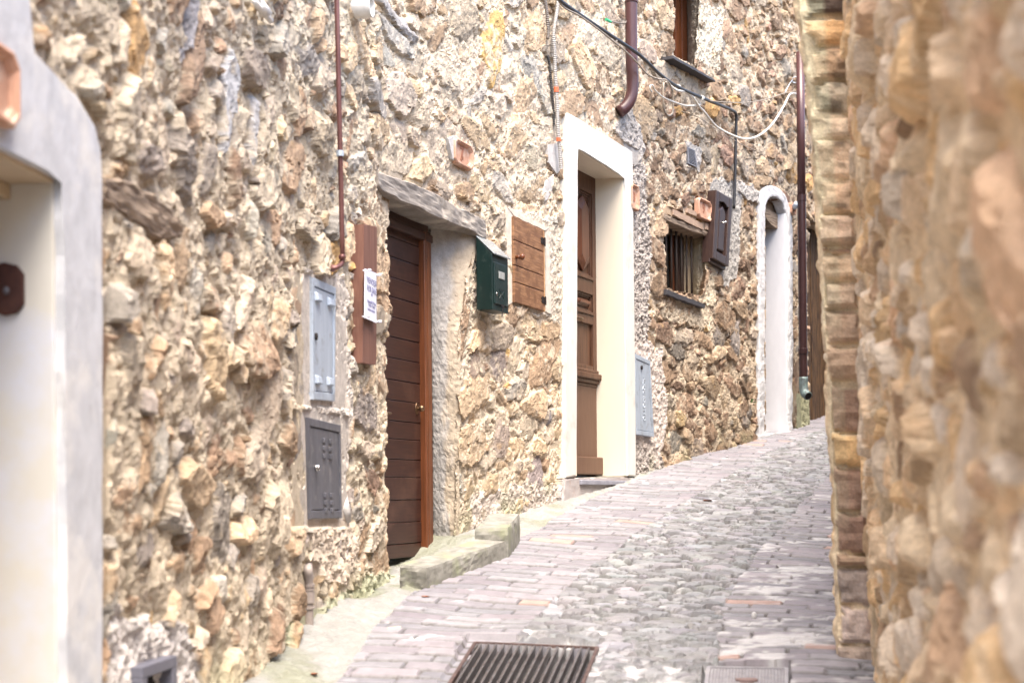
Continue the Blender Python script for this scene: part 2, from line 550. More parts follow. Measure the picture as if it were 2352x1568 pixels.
def grid_mesh(name, X, Y, Zc, col, keep, extr=None, smooth=False):
    """mesh from lattice positions; keep = mask of cells; extr = list of (cells mask, back positions) for reveals"""
    nz, ns = X.shape
    vid = np.arange(nz * ns).reshape(nz, ns)
    q = np.stack([vid[:-1, :-1], vid[:-1, 1:], vid[1:, 1:], vid[1:, :-1]], -1)
    faces = [q[keep]]
    V = [np.stack([X.ravel(), Y.ravel(), Zc.ravel()], 1)]
    C = [col.reshape(-1, 3)]
    base = nz * ns
    if extr:
        for hole, back in extr:          # hole: cells mask, back: (nz,ns,3) positions
            edges = []
            h = hole
            k = keep
            e = k[:, :-1] & h[:, 1:]
            i, j = np.nonzero(e)
            edges.append(np.stack([vid[i, j + 1], vid[i + 1, j + 1]], 1))
            e = h[:, :-1] & k[:, 1:]
            i, j = np.nonzero(e)
            edges.append(np.stack([vid[i + 1, j + 1], vid[i, j + 1]], 1))
            e = k[:-1] & h[1:]
            i, j = np.nonzero(e)
            edges.append(np.stack([vid[i + 1, j + 1], vid[i + 1, j]], 1))
            e = h[:-1] & k[1:]
            i, j = np.nonzero(e)
            edges.append(np.stack([vid[i + 1, j], vid[i + 1, j + 1]], 1))
            E = np.concatenate(edges)
            if not len(E):
                continue
            u = np.unique(E)
            mp = np.full(nz * ns, -1)
            steps = 4
            bk = back.reshape(-1, 3)[u]
            fr0 = V[0][u]
            prev = u
            prevmap = np.arange(nz * ns)
            for st in range(1, steps + 1):
                t = st / steps
                ids = base + np.arange(len(u))
                base += len(u)
                V.append(fr0 * (1 - t) + bk * t)
                C.append(C[0][u])
                m2 = np.full(nz * ns, -1)
                m2[u] = ids
                faces.append(np.stack([prevmap[E[:, 0]], m2[E[:, 0]], m2[E[:, 1]], prevmap[E[:, 1]]], 1))
                prevmap = m2
    V = np.concatenate(V)
    C = np.concatenate(C)
    Fq = np.concatenate(faces)
    used = np.zeros(len(V), bool)
    used[Fq.ravel()] = True
    new = np.cumsum(used) - 1
    Fq = new[Fq]
    V, C = V[used], C[used]
    me = bpy.data.meshes.new(name)
    me.vertices.add(len(V))
    me.vertices.foreach_set("co", V.astype(np.float32).ravel())
    me.loops.add(len(Fq) * 4)
    me.loops.foreach_set("vertex_index", Fq.astype(np.int32).ravel())
    me.polygons.add(len(Fq))
    me.polygons.foreach_set("loop_start", (np.arange(len(Fq)) * 4).astype(np.int32))
    me.polygons.foreach_set("use_smooth", np.full(len(Fq), smooth, bool))
    at = me.attributes.new("Col", 'FLOAT_COLOR', 'POINT')
    at.data.foreach_set("color", np.concatenate([np.clip(C, .004, .95), np.ones((len(C), 1))], 1).astype(np.float32).ravel())
    me.update(calc_edges=True)
    return me


# ------------------------------------------------------------------ rubble masonry
def place_stones(S0, S1, Z0, Z1, classes, scale_fn, tries, seed, fixed=(), sparse=None):
    r = np.random.default_rng(seed)
    g = .012
    ns, nz = int((S1 - S0) / g) + 1, int((Z1 - Z0) / g) + 1
    occ = np.zeros((nz, ns), bool)
    out = []

    def stamp(s, z, a, b, th, test):
        R = max(a, b)
        i0, i1 = max(0, int((z - R - Z0) / g)), min(nz, int((z + R - Z0) / g) + 2)
        j0, j1 = max(0, int((s - R - S0) / g)), min(ns, int((s + R - S0) / g) + 2)
        if i1 <= i0 or j1 <= j0:
            return False
        zz = Z0 + np.arange(i0, i1)[:, None] * g - z
        ss = S0 + np.arange(j0, j1)[None, :] * g - s
        c, sn = math.cos(th), math.sin(th)
        e = ((ss * c + zz * sn) / a) ** 2 + ((-ss * sn + zz * c) / b) ** 2 < 1
        w = occ[i0:i1, j0:j1]
        if test and (w & e).sum() > .20 * max(1, e.sum()):
            return False
        w |= e
        return True

    for f in fixed:
        stamp(f['s'], f['z'], f['a'], f['b'], f['th'], False)
        out.append(dict(f))
    for (hl, asp, spread), n in zip(classes, tries):
        for _ in range(n):
            s, z = r.uniform(S0, S1), r.uniform(Z0, Z1)
            k, th0, thv = scale_fn(s, z)
            if sparse and hl < .07 and s < sparse and r.random() < .72:
                continue
            a = hl * k * r.uniform(.75, 1.3)
            b = a / (asp * r.uniform(.75, 1.35))
            th = th0 + r.normal(0, thv)
            if stamp(s, z, a * .95, b * .95, th, True):
                out.append(dict(s=s, z=z, a=a, b=b, th=th))
    return out


def masonry(S, Z, S0, Z0, res, stones, seed, P_fn, warp=.010):
    """returns stone height above mean wall face, mortar height, stone mask, id, local coords"""
    r = np.random.default_rng(seed)
    nz, ns = S.shape
    F = np.full(S.shape, 9.0)
    ID = np.full(S.shape, -1, int)
    U = np.zeros(S.shape)
    V = np.zeros(S.shape)
    Sw = S + warp * fbm(S * 22, Z * 22, seed, 3) + .18 * warp * fbm(S * 80, Z * 80, seed + 5, 2)
    Zw = Z + warp * fbm(S * 22, Z * 22, seed + 31, 3) + .18 * warp * fbm(S * 80, Z * 80, seed + 37, 2)
    for i, st in enumerate(stones):
        R = max(st['a'], st['b']) * 1.3 + .02
        i0, i1 = max(0, int((st['z'] - R - Z0) / res)), min(nz, int((st['z'] + R - Z0) / res) + 2)
        j0, j1 = max(0, int((st['s'] - R - S0) / res)), min(ns, int((st['s'] + R - S0) / res) + 2)
        if i1 <= i0 or j1 <= j0:
            continue
        ds, dz = Sw[i0:i1, j0:j1] - st['s'], Zw[i0:i1, j0:j1] - st['z']
        c, sn = math.cos(st['th']), math.sin(st['th'])
        u, v = (ds * c + dz * sn) / st['a'], (-ds * sn + dz * c) / st['b']
        k = r.integers(5, 8)
        an = (np.arange(k) + r.uniform(-.33, .33, k)) * 2 * math.pi / k + r.uniform(0, 6.3)
        g = np.full(u.shape, -9.0)
        for t in an:
            g = np.maximum(g, (u * math.cos(t) + v * math.sin(t)) / r.uniform(.80, 1.04))
        f = F[i0:i1, j0:j1]
        m = g < f
        f[m] = g[m]
        ID[i0:i1, j0:j1][m] = i
        U[i0:i1, j0:j1][m] = u[m]
        V[i0:i1, j0:j1][m] = v[m]
    n = len(stones)
    A = np.array([s['a'] for s in stones])
    B = np.array([s['b'] for s in stones])
    sc = np.array([s.get('p', -1) for s in stones])
    Pz = np.array([P_fn(s['s'], s['z']) for s in stones])
    base = Pz * r.uniform(.12, 1.0, n) * np.clip(np.sqrt(A * B) / .06, .6, 1.2)
    base = np.where(sc >= 0, sc, base)
    tu, tv = r.normal(0, .30, n) * Pz, (r.normal(-.2, .32, n)) * Pz
    I = np.clip(ID, 0, n - 1)
    edge = (1.09 - F) * np.minimum(A, B)[I]
    bev = np.minimum(r.uniform(.22, .60, n) * Pz, .38 * np.minimum(A, B))[I]
    prof = np.clip(edge / bev, 0, 1) ** .65
    top = base[I] + tu[I] * U + tv[I] * V
    for j in range(3):
        th = r.uniform(0, 6.28, n)
        cc = r.uniform(.25, .8, n)
        k = r.uniform(.5, 1.6, n) * Pz
        pl = base[I] * 1.12 - np.maximum(0, (U * np.cos(th)[I] + V * np.sin(th)[I]) - cc[I]) * k[I] * 1.6
        top = np.minimum(top, pl)
    uu, vv = U * A[I], V * B[I]
    bed = fbm(uu * 14 + I * 3.1, vv * 60 + I * 1.7, seed + 61, 3)
    gra = fbm(S * 60, Z * 60, seed + 71, 3)
    pn = np.clip(Pz[I] / .03, .6, 1.5)
    fc = facets(uu * 9 + I * 1.37 + .12 * gra, vv * 13 + I * .73 + .15 * bed, seed + 66)
    fc2 = facets(uu * 34 + I * .37, vv * 62 + I * .53, seed + 76)
    top = top + (.0060 * fc + .0010 * fc2 + .0014 * bed + .0008 * gra) * np.minimum(pn, 1.25)
    bed = .5 * bed + .4 * fc
    return F, ID, I, U, V, prof, top, bed, gra, edge, Pz


PAL = np.array([(.40, .32, .23), (.33, .25, .18), (.27, .20, .145), (.36, .32, .27), (.31, .30, .28), (.40, .27, .13),
                (.22, .16, .12), (.42, .37, .30), (.34, .24, .19), (.25, .23, .215)])

# ---- the left side of the alley: one continuous masonry field, later cut into the houses
sA = LEFT.sz(852, 800)[0]
sB0, sB1 = LEFT.sz(1300, 700)[0], LEFT.sz(1457, 700)[0]
sC = LEFT.sz(1742, 700)[0]
S0, S1 = LEFT.s_of_r(-.40), LEFT.sz(1899, 800)[0] + .9
Z0, Z1 = .30, 6.5
ns, nz = int((S1 - S0) / RES) + 1, int((Z1 - Z0) / RES) + 1
sv, zv = S0 + np.arange(ns) * RES, Z0 + np.arange(nz) * RES
S, Z = np.meshgrid(sv, zv)
PXs, PYs = LEFT.pos(sv)
NXs, NYs = LEFT.nrm(sv)
GZ = ground_z(PYs)[None, :]


def lerp_s(keys):
    ks, vs = zip(*keys)
    return lambda s: np.interp(s, ks, vs)


scaleS = lerp_s([(S0, .80), (sA - .4, .80), (sA + .3, 1.4), (sB1, 1.4), (sB1 + .3, 1.25), (sC, .95), (S1, .9)])
protS = lerp_s([(S0, .047), (sA - .9, .045), (sA - .1, .036), (sA + .25, .025), (sB1, .023), (sB1 + .4, .025), (sC - .8, .028), (S1, .042)])
thS = lerp_s([(S0, .75), (sA - .8, .6), (sA, .2), (S1, .05)])
tvS = lerp_s([(S0, .5), (sA - .8, .45), (sA, .35), (sB1, .30), (S1, .45)])
s_w0, z_w0 = LEFT.sz(1500, 1090)
s_w1, _ = LEFT.sz(1650, 800)


def scale_fn(s, z):
    zr = z - SLOPE * LEFT.pos(s)[1]
    if s_w0 < s < s_w1 and zr < 1.25:
        return 1.2, 0.0, .10          # coursed stretch under the window
    return float(scaleS(s)), float(thS(s)), float(tvS(s))


def fx(x, y, hw, hh, th, p, col):
    s, z = LEFT.sz(x, y)
    return dict(s=s, z=z, a=hw, b=hh, th=th, p=p * (.45 if p > .04 else 1), col=col)


fixed = [
    fx(1127, 100, .26, .125, 1.25, .022, (.42, .28, .12)),       # the big ochre stone
    fx(1062, 45, .24, .15, .2, .018, (.34, .28, .21)),
    fx(905, 45, .34, .05, -.15, .03, (.34, .32, .31)),
    fx(905, 90, .30, .06, -.12, .025, (.36, .33, .29)),
    fx(1228, 1105, .20, .155, 1.2, .014, (.27, .225, .215)),
    fx(1228, 360, .20, .10, .05, .016, (.38, .33, .25)),
    fx(1085, 830, .10, .09, 1.0, .014, (.32, .25, .20)),
    fx(1150, 1000, .17, .12, 1.0, .014, (.31, .25, .21)),
    fx(1145, 840, .13, .10, .6, .012, (.30, .25, .22)),
    fx(1255, 950, .11, .08, .1, .02, (.23, .21, .21)),
    fx(1100, 215, .15, .06, .6, .014, (.36, .32, .28)),
    fx(520, 240, .26, .075, 1.35, .075, (.36, .36, .37)),
    fx(575, 310, .22, .03, 1.35, .065, (.36, .35, .35)),
    fx(440, 130, .20, .07, 1.1, .08, (.25, .18, .13)),
    fx(430, 40, .20, .09, 1.0, .06, (.27, .26, .27)),
    fx(300, 90, .17, .10, 1.0, .06, (.40, .26, .13)),
    fx(520, 740, .12, .07, 1.0, .07, (.33, .29, .25)),
    fx(1590, 215, .22, .17, .5, .02, (.27, .22, .17)),
    fx(1560, 960, .14, .08, .05, .03, (.33, .24, .13)),
    fx(1600, 1030, .11, .11, 1.3, .03, (.27, .22, .18)),
    fx(1690, 780, .17, .12, 1.2, .02, (.25, .22, .20)),
    fx(1575, 1000, .12, .07, .0, .03, (.30, .22, .15)),
    fx(1640, 370, .17, .08, 1.2, .02, (.24, .19, .13)),
]
stones = place_stones(S0, S1, Z0, Z1, [(.24, 2.3, 0), (.175, 2.2, 0), (.125, 2.0, 0), (.085, 1.9, 0), (.055, 1.7, 0), (.034, 1.5, 0)],
                      scale_fn, [160, 900, 3000, 7000, 12000, 14000], 11, fixed, sA - .25)
F, ID, I, U, V, prof, top, bed, gra, edge, Pz = masonry(S, Z, S0, Z0, RES, stones, 21, lambda s, z: float(protS(s)))

mort = .009 * fbm(S * 14, Z * 14, 301, 3) + .0035 * facets(S * 26, Z * 30, 303) + .0015 * facets(S * 70, Z * 75, 304) + .002 * fbm(S * 60, Z * 60, 302, 2)
pit = np.clip(fbm(S * 26, Z * 26, 305, 2) - .55, 0, 1)
deep = sstep(.25, .95, fbm(S * 4.5, Z * 6, 307, 3))
mort = mort - .05 * pit - deep * np.where(S < sA, .020, np.where(S < sB1, .022, .030)) + protS(S) * np.where(S < sA, .22, np.where(S < sB1, .12, .12))
mort += np.where(S < sA, .30, .15) * protS(S) * fbm(S * 5, Z * 5, 306, 2)
low = -.018 - .30 * protS(S)
hs = low + prof * (top - low)
hs = np.where((ID >= 0) & (F < 1.09), hs, -1)
H = np.maximum(hs, mort)
smear = fbm(S * 9, Z * 9, 311, 4) + .6 * fbm(S * 45, Z * 45, 312, 2)
isst = sstep(-.0025, .0025, hs - mort)
# colours of single stones
r5 = np.random.default_rng(5)
nst = len(stones)
wA = np.array([.18, .14, .12, .22, .16, .01, .08, .08, .0, .05])
wB = np.array([.34, .20, .06, .22, .05, .008, .01, .17, .0, .005])
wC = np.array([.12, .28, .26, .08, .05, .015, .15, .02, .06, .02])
SC_ = np.zeros((nst, 3))
for i, st in enumerate(stones):
    w = wA if st['s'] < sA else (wB if st['s'] < sB1 else wC)
    c = PAL[r5.choice(10, p=w / w.sum())] * r5.uniform(.72, 1.22)
    c = c * (1 + r5.normal(0, .012, 3)) * np.array((1.05, .99, .925)) * 1.06
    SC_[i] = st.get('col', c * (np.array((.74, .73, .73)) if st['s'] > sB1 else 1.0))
stc = SC_[I] * (1 + .16 * bed + .10 * gra)[..., None]
stain = sstep(.3, 1.0, fbm(S * 14 + I, Z * 14, 320, 3))
stc = stc * (1 - .35 * stain[..., None])
och = sstep(.8, 1.3, fbm(S * 7 + I * 2, Z * 9, 323, 3))[..., None]
stc = stc * (1 - .5 * och) + np.array((.40, .27, .14)) * .5 * och
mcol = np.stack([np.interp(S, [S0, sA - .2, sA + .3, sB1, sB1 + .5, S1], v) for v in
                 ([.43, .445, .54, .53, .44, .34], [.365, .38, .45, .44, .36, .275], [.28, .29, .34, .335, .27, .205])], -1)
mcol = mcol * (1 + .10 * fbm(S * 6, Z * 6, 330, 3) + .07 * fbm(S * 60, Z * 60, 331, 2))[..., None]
sm = sstep(.35, .85, smear) * np.where(S < sA, .65, np.where(S < sB1, .8, .5))
w = (isst * (1 - sm))[..., None]
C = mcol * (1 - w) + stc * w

# plaster and cement areas drawn on the masonry (polygon in photo pixels, colour, level, roughness, edge waver)
Sn = S + .03 * fbm(S * 9, Z * 9, 340, 3)
Zn = Z + .03 * fbm(S * 9, Z * 9, 341, 3)


def szpoly(px):
    return [LEFT.sz(x, y) for x, y in px]


def plaster(px, col, lvl, amp, keep=0.0, f=28):
    P_ = szpoly(px)
    j0, j1 = (int((min(p[0] for p in P_) - .15 - S0) / RES), int((max(p[0] for p in P_) + .15 - S0) / RES))
    i0, i1 = (int((min(p[1] for p in P_) - .15 - Z0) / RES), int((max(p[1] for p in P_) + .15 - Z0) / RES))
    w = (slice(max(0, i0), max(0, i1)), slice(max(0, j0), max(0, j1)))
    s, z = S[w], Z[w]
    if not s.size:
        return
    m = inpoly(Sn[w], Zn[w], P_)
    h = lvl + amp * fbm(s * f, z * f, 350, 4) + .3 * amp * fbm(s * 95, z * 95, 351, 2)
    m2 = m & ((H[w] - h) < keep) if keep else m
    H[w] = np.where(m2, h, H[w])
    cc = np.array(col) * (1 + .10 * fbm(s * 8, z * 8, 352, 3) + .08 * fbm(s * 50, z * 50, 353, 2))[..., None]
    C[w] = np.where(m2[..., None], cc, C[w])


plaster([(690, 620), (790, 640), (800, 930), (790, 1215), (695, 1215), (690, 950)], (.46, .415, .37), .022, .010, .05)
plaster([(700, 1190), (800, 1180), (815, 1330), (700, 1330)], (.45, .38, .31), .018, .012, .02)
plaster([(640, 1440), (920, 1290), (950, 1400), (640, 1620)], (.36, .36, .26), .015, .012, .02)
plaster([(240, 1380), (420, 1440), (450, 1600), (240, 1600)], (.46, .43, .41), .02, .014, .03)
plaster([(1160, 470), (1300, 520), (1320, 1140), (1285, 1140), (1285, 760), (1262, 725), (1175, 700)], (.48, .42, .34), .012, .006, .018)
plaster([(1165, 475), (1262, 525), (1268, 725), (1172, 706)], (.50, .44, .365), .014, .004)
plaster([(1040, 560), (1092, 560), (1075, 900), (1062, 1270), (1030, 1290)], (.47, .40, .31), .006, .008, .010)
plaster([(1080, 1130), (1310, 1100), (1310, 1180), (1080, 1230)], (.46, .40, .35), .010, .010, .008)
plaster([(1280, 1090), (1462, 1080), (1462, 1125), (1280, 1190)], (.40, .365, .36), .035, .004)
plaster([(1445, 250), (1425, 230), (1405, 300), (1460, 400), (1475, 330)], (.34, .31, .285), .03, .009)
plaster([(1452, 380), (1478, 380), (1490, 560), (1486, 800), (1506, 830), (1506, 1000), (1530, 1100), (1440, 1130)], (.33, .295, .27), .014, .013, .03, 45)
plaster([(1455, 780), (1515, 800), (1530, 960), (1510, 1080), (1455, 1010)], (.46, .40, .36), .016, .008, .02)
plaster([(1520, 690), (1620, 700), (1640, 760), (1520, 730)], (.44, .37, .28), .012, .008, .012)
plaster([(1560, 500), (1650, 520), (1640, 700), (1590, 690)], (.46, .39, .29), .014, .008, .010)
plaster([(1630, 425), (1640, 405), (1700, 430), (1700, 470), (1690, 630), (1660, 660), (1628, 600)], (.33, .31, .285), .016, .006, .03)
plaster([(1570, 320), (1606, 340), (1606, 392), (1570, 380)], (.33, .31, .29), .018, .006)
plaster([(1688, 410), (1740, 440), (1752, 470), (1740, 470), (1690, 440)], (.37, .345, .32), .03, .008)
plaster([(1570, 0), (1660, 20), (1650, 170), (1575, 120)], (.46, .41, .33), .012, .010, .014)
plaster([(1828, 900), (1856, 900), (1862, 990), (1828, 1000)], (.30, .30, .20), .02, .01)
# green growth and damp at the foot of the wall
foot = sstep(.30, .02, Z - GZ + .10 * fbm(S * 6, Z * 6, 360, 3))
gm = (foot * sstep(-.2, .6, fbm(S * 3, Z * 3, 361, 3)) * np.where(S < sB0, .55, .45))[..., None]
C = C * (1 - gm) + np.array((.25, .25, .15)) * gm

H = H + .02 * fbm(S * 1.1, Z * 1.1, 380, 2) * sstep(sA, sA - .6, S)


def clamp(px, lvl):
    """keep the stones from growing through something fixed to the wall"""
    global H
    m = inpoly(S, Z, szpoly(px))
    H = np.where(m, np.minimum(H, lvl), H)


dS = np.zeros_like(H)
for f_, a_ in ((24, .0050), (55, .0028)):
    k_ = np.where(S < sA, 1.0, .75)
    H = H + k_ * a_ * .7 * fbm((S + H * 1.3) * f_, (Z + H * .9) * f_, 390 + f_, 2)
    dS = dS + k_ * a_ * vnoise((S - H) * f_, (Z + H * 1.7) * f_, 395 + f_)
    # shear the rim of each stone sideways and down a little so that the sides are broken, not drawn out
dZ = .006 * vnoise((S + H) * 30, (Z - H * 1.5) * 30, 399)
clamp([(-80, -90), (64, -90), (70, 0), (76, 125), (178, 212), (222, 285), (238, 345), (238, 1700), (-80, 1700)], .010)
clamp([(660, 620), (790, 640), (790, 940), (660, 930)], .010)
clamp([(652, 935), (796, 955), (798, 1210), (656, 1210)], .010)
clamp([(806, 500), (873, 510), (872, 850), (804, 840)], .026)
clamp([(1448, 800), (1502, 815), (1512, 1015), (1450, 1010)], .030)
clamp([(1038, 300), (1100, 320), (1100, 402), (1038, 385)], .016)
clamp([(1448, 405), (1478, 420), (1478, 498), (1448, 485)], .024)
clamp([(1600, 440), (1645, 455), (1645, 522), (1600, 508)], .016)
clamp([(858, 380), (900, 395), (960, 418), (1036, 458), (1122, 500), (1118, 552), (1045, 525), (960, 490), (900, 460), (862, 435)], .012)
clamp([(1518, 470), (1648, 520), (1645, 552), (1518, 512)], .010)
clamp([(1300, 250), (1460, 345), (1468, 1100), (1290, 1100)], .020)
clamp([(1738, 425), (1835, 425), (1838, 1015), (1738, 1030)], .012)
clamp([(1524, 655), (1626, 690), (1626, 716), (1524, 684)], .03)
clamp([(308, 1490), (408, 1470), (408, 1700), (308, 1700)], .02)
clamp([(670, 1285), (722, 1290), (725, 1470), (670, 1470)], .012)
clamp([(238, 385), (430, 425), (440, 560), (238, 500)], .020)

# openings: cells cut out of the field, with a reveal running back from the rim
OPEN = []


def opening(px, fr, depth, back_a=None, back_z=None, jag=0.0):   # back_a: wall side carries its own plastered jamb
    poly = szpoly(px)
    OPEN.append((poly, fr, depth, back_a, back_z, jag))


frN = Fr(0, 235, 800)
frB = Fr(885, 1095, 900)
frS = Fr(1165, 1262, 600)
frW = Fr(1300, 1457, 700)
frV = Fr(1520, 1640, 600)
frU = Fr(1540, 1640, 150)
frD = Fr(1746, 1832, 700)
frE = Fr(1850, 1890, 750)

# near door
aN1, zN1 = frN.at(146, 412, .03)
DN = .30
opening([(-260, 180), (150, 400), (152, 1700), (-260, 1900)], frN, -DN)
# brown door
aBR = frB.at(1042, 900)[0]
DB = -frB.depth_for(aBR, 993, 900)
opening([(888, 440), (960, 460), (1088, 540), (1086, 565), (1066, 640), (1048, 760), (1045, 1000), (1040, 1285), (889, 1330), (886, 900)],
        frB, -DB, back_a=LEFT.sz(1000, 900)[0], jag=.022)
# white door
aWR = frW.at(1437, 700)[0]
DW = -frW.depth_for(aWR, 1374, 700)
opening([(1322, 330), (1442, 405), (1452, 1092), (1316, 1100)], frW, -DW)
# small shutter recess, barred window, upper window, arched door, far door
opening([(1184, 505), (1248, 538), (1250, 705), (1186, 690)], frS, -.10)
aVR = frV.at(1612, 600)[0]
DV = -frV.depth_for(aVR, 1590, 600)
opening([(1526, 490), (1632, 535), (1624, 560), (1612, 640), (1606, 680), (1526, 662)], frV, -.24, back_a=LEFT.sz(1580, 600)[0], jag=.012)
opening([(1546, -80), (1606, -60), (1598, 80), (1594, 152), (1546, 128)], frU, -.24, back_a=LEFT.sz(1575, 60)[0], jag=.010)
aDR = frD.at(1816, 800)[0]
DD = -frD.depth_for(aDR, 1764, 800)
opening([(1756, 470), (1775, 452), (1795, 470), (1810, 520), (1820, 990), (1757, 1005)], frD, -DD)
opening([(1851, 500), (1962, 540), (1962, 965), (1855, 978)], frE, -.22)

cS, cZ = (S[:-1, :-1] + RES / 2), (Z[:-1, :-1] + RES / 2)
keep = np.ones(cS.shape, bool)
PYc = np.interp(cS, sv, PYs)
keep &= cZ > SLOPE * PYc - .18
keep &= cZ < EZ + .3515 * PYc + .40
extr = []
for poly, fr, dep, ba, bz, jag in OPEN:
    smin, smax = min(p[0] for p in poly) - .1, max(p[0] for p in poly) + .1
    jj = (cS < (smin + smax) / 2) * jag * (fbm(cS * 11, cZ * 11, 371, 2) + .5 * fbm(cS * 40, cZ * 40, 372, 2)) if jag else 0
    hole = inpoly(cS + jj, cZ + jj * .6, poly)
    keep &= ~hole
    extr.append((hole, fr, dep, ba, bz))
rough = sstep(.014, .03, H)
TXs, TYs = np.interp(sv, LEFT.s, LEFT.t[:, 0]), np.interp(sv, LEFT.s, LEFT.t[:, 1])
HX = PXs[None, :] + NXs[None, :] * H + TXs[None, :] * dS * rough
HY = PYs[None, :] + NYs[None, :] * H + TYs[None, :] * dS * rough
Z = (Z + (dZ - .25 * np.maximum(0, H - .02)) * rough)
exb = []
for hole, fr, dep, ba, bz in extr:
    a = (HX - fr.o[0]) * fr.t[0] + (HY - fr.o[1]) * fr.t[1]
    dp = dep
    if ba:                      # on that side the rim turns away behind the wall face
        rt = S > ba
        a = np.where(rt, a + .12, a)
        dp = np.where(rt, -.06, dep)
    z = np.clip(Z, bz[0], bz[1]) if bz else Z
    exb.append((hole, np.stack([fr.o[0] + a * fr.t[0] + dp * fr.n[0], fr.o[1] + a * fr.t[1] + dp * fr.n[1], z], -1)))


def coarse_upper(bm_pts, s0, s1):
    """plain upper storeys and body of the house, above and behind the part one can see"""
    bm = bmesh.new()
    ss = np.arange(s0, s1, .25)
    ss = np.append(ss, s1)
    rows = []
    for s in ss:
        x, y = LEFT.pos(s)
        nx, ny = LEFT.nrm(s)
        t = min(EZ + .3515 * y + .30, Z1 - .1)
        prof = [(-.02, t), (-.02, 7.6), (-2.6, 8.2), (-2.6, -.5)]
        rows.append([bm.verts.new((x + nx * d, y + ny * d, zz)) for d, zz in prof])
    for i in range(len(rows) - 1):
        for k in range(3):
            bm.faces.new([rows[i][k], rows[i + 1][k], rows[i + 1][k + 1], rows[i][k + 1]])
    return bm


def house(label, s0, s1, first=False):
    j0 = max(0, int(round((s0 - S0) / RES)))
    j1 = min(ns - 1, int(round((s1 - S0) / RES)))
    sm_ = (s0 + s1) / 2
    x, y = LEFT.pos(sm_)
    h = thing("stone_house", label, "house", (x, y, float(SLOPE * y)), "stone houses of the alley")
    sl = slice(j0, j1 + 1)
    cl = slice(j0, j1)
    me = grid_mesh("wall", HX[:, sl], HY[:, sl], Z[:, sl], C[:, sl], keep[:, cl],
                   [(a[:, cl], b[:, sl]) for a, b in exb])
    w = link("wall", me, M['rubble'], h)
    ub = obj("upper_storey", coarse_upper(None, s0 if not first else 0.0, s1), M['upper'], h)
    return h, w


hA, _ = house("rough rubble stone house with the grey framed cream doorway, nearest on the left", S0, sA, True)
hB, _ = house("pale stone house with a dark plank door, pine shutter and white framed door", sA, sB1 + .02)
hC, _ = house("brown stone house with the barred window above coursed stones", sB1 + .02, sC)
hD, _ = house("coarse brown stone house with the white arched doorway", sC, S1)

# house body before the frame (left of the picture)
bm = BM()
ss = np.linspace(0, LEFT.sz(146, 412)[0] - .90, 14)
rows = []
for s in ss:
    x, y = LEFT.pos(s)
    rows.append((bm.verts.new((x, y, -.6)), bm.verts.new((x, y, EZ + .3515 * y + 1.2))))
for i in range(len(rows) - 1):
    bm.faces.new([rows[i][0], rows[i + 1][0], rows[i + 1][1], rows[i][1]])
obj("side_wall", bm, M['upper'], hA)
# the last house runs on round the bend
bm = BM()
rows = []
for s in np.linspace(S1 - .02, LEFT.L - .05, 16):
    x, y = LEFT.pos(s)
    rows.append((bm.verts.new((x, y, SLOPE * y - .4)), bm.verts.new((x, y, SLOPE * y + 6.0))))
for i in range(len(rows) - 1):
    bm.faces.new([rows[i][0], rows[i + 1][0], rows[i + 1][1], rows[i][1]])
obj("side_wall", bm, M['upper'], hD)

# ------------------------------------------------------------------ right side of the alley
RIGHT = Path([(.80, -1.5), (.66, 1.0), (.70, 1.9), (1.375, 5.5), (1.24, 5.53), (1.34, 5.85), (1.95, 7.8), (2.5, 9.3), (3.1, 11), (4.0, 13.2), (5.4, 16)], 0.012, -1)
RR = .012
sP0 = float(RIGHT.s[np.argmin(np.hypot(RIGHT.p[:, 0] - 1.375, RIGHT.p[:, 1] - 5.5))])
sP1 = float(RIGHT.s[np.argmin(np.hypot(RIGHT.p[:, 0] - 1.24, RIGHT.p[:, 1] - 5.53))])
R0, R1 = 1.0, sP1 + .5
ZR0, ZR1 = 0.0, 3.7
nsr, nzr = int((R1 - R0) / RR) + 1, int((ZR1 - ZR0) / RR) + 1
svr, zvr = R0 + np.arange(nsr) * RR, ZR0 + np.arange(nzr) * RR
Sr, Zr = np.meshgrid(svr, zvr)
px_, py_ = RIGHT.pos(svr)
nx_, ny_ = RIGHT.nrm(svr)
rst = place_stones(R0, R1, ZR0, ZR1, [(.16, 1.5, 0), (.10, 1.5, 0), (.065, 1.4, 0), (.04, 1.4, 0)], lambda s, z: (1.0, .2, .5),
                   [120, 700, 2500, 4000], 77)
Fr_, IDr, Ir, Ur, Vr, profr, topr, bedr, grar, edger, Pzr = masonry(Sr, Zr, R0, ZR0, RR, rst, 78, lambda s, z: float(np.interp(s, [sP0 - 1.2, sP0 - .2, sP0, sP1 + .05], [.060, .034, .014, .008])))
mr = .012 * fbm(Sr * 14, Zr * 14, 401, 3) + .012 * fbm(Sr * 5, Zr * 5, 402, 2)
hsr = np.where((IDr >= 0) & (Fr_ < 1), -.02 + profr * (topr + .02), -1)
Hr = np.maximum(hsr, mr)
r6 = np.random.default_rng(6)
PALR = np.array([(.50, .40, .29), (.44, .33, .22), (.30, .215, .15), (.52, .45, .37), (.56, .47, .35), (.48, .35, .21), (.48, .43, .37)])
scr = 1.6 * np.array((1.04, 1.0, .95)) * PALR[r6.integers(0, 7, len(rst))] * r6.uniform(.5, 1.4, (len(rst), 1))  # wide tone spread paints pale highlights and brown shadows into the stones
scr = scr * np.minimum(1, .66 / scr.max(axis=1, keepdims=True))
wst = sstep(-.003, .003, hsr - mr)[..., None] * (1 - .6 * sstep(.5, .9, fbm(Sr * 9, Zr * 9, 410, 3)))[..., None]
Cr = np.array((.70, .56, .39)) * (1 + .1 * fbm(Sr * 8, Zr * 8, 411, 3))[..., None] * (1 - wst) + scr[Ir] * (1 + .15 * bedr)[..., None] * wst
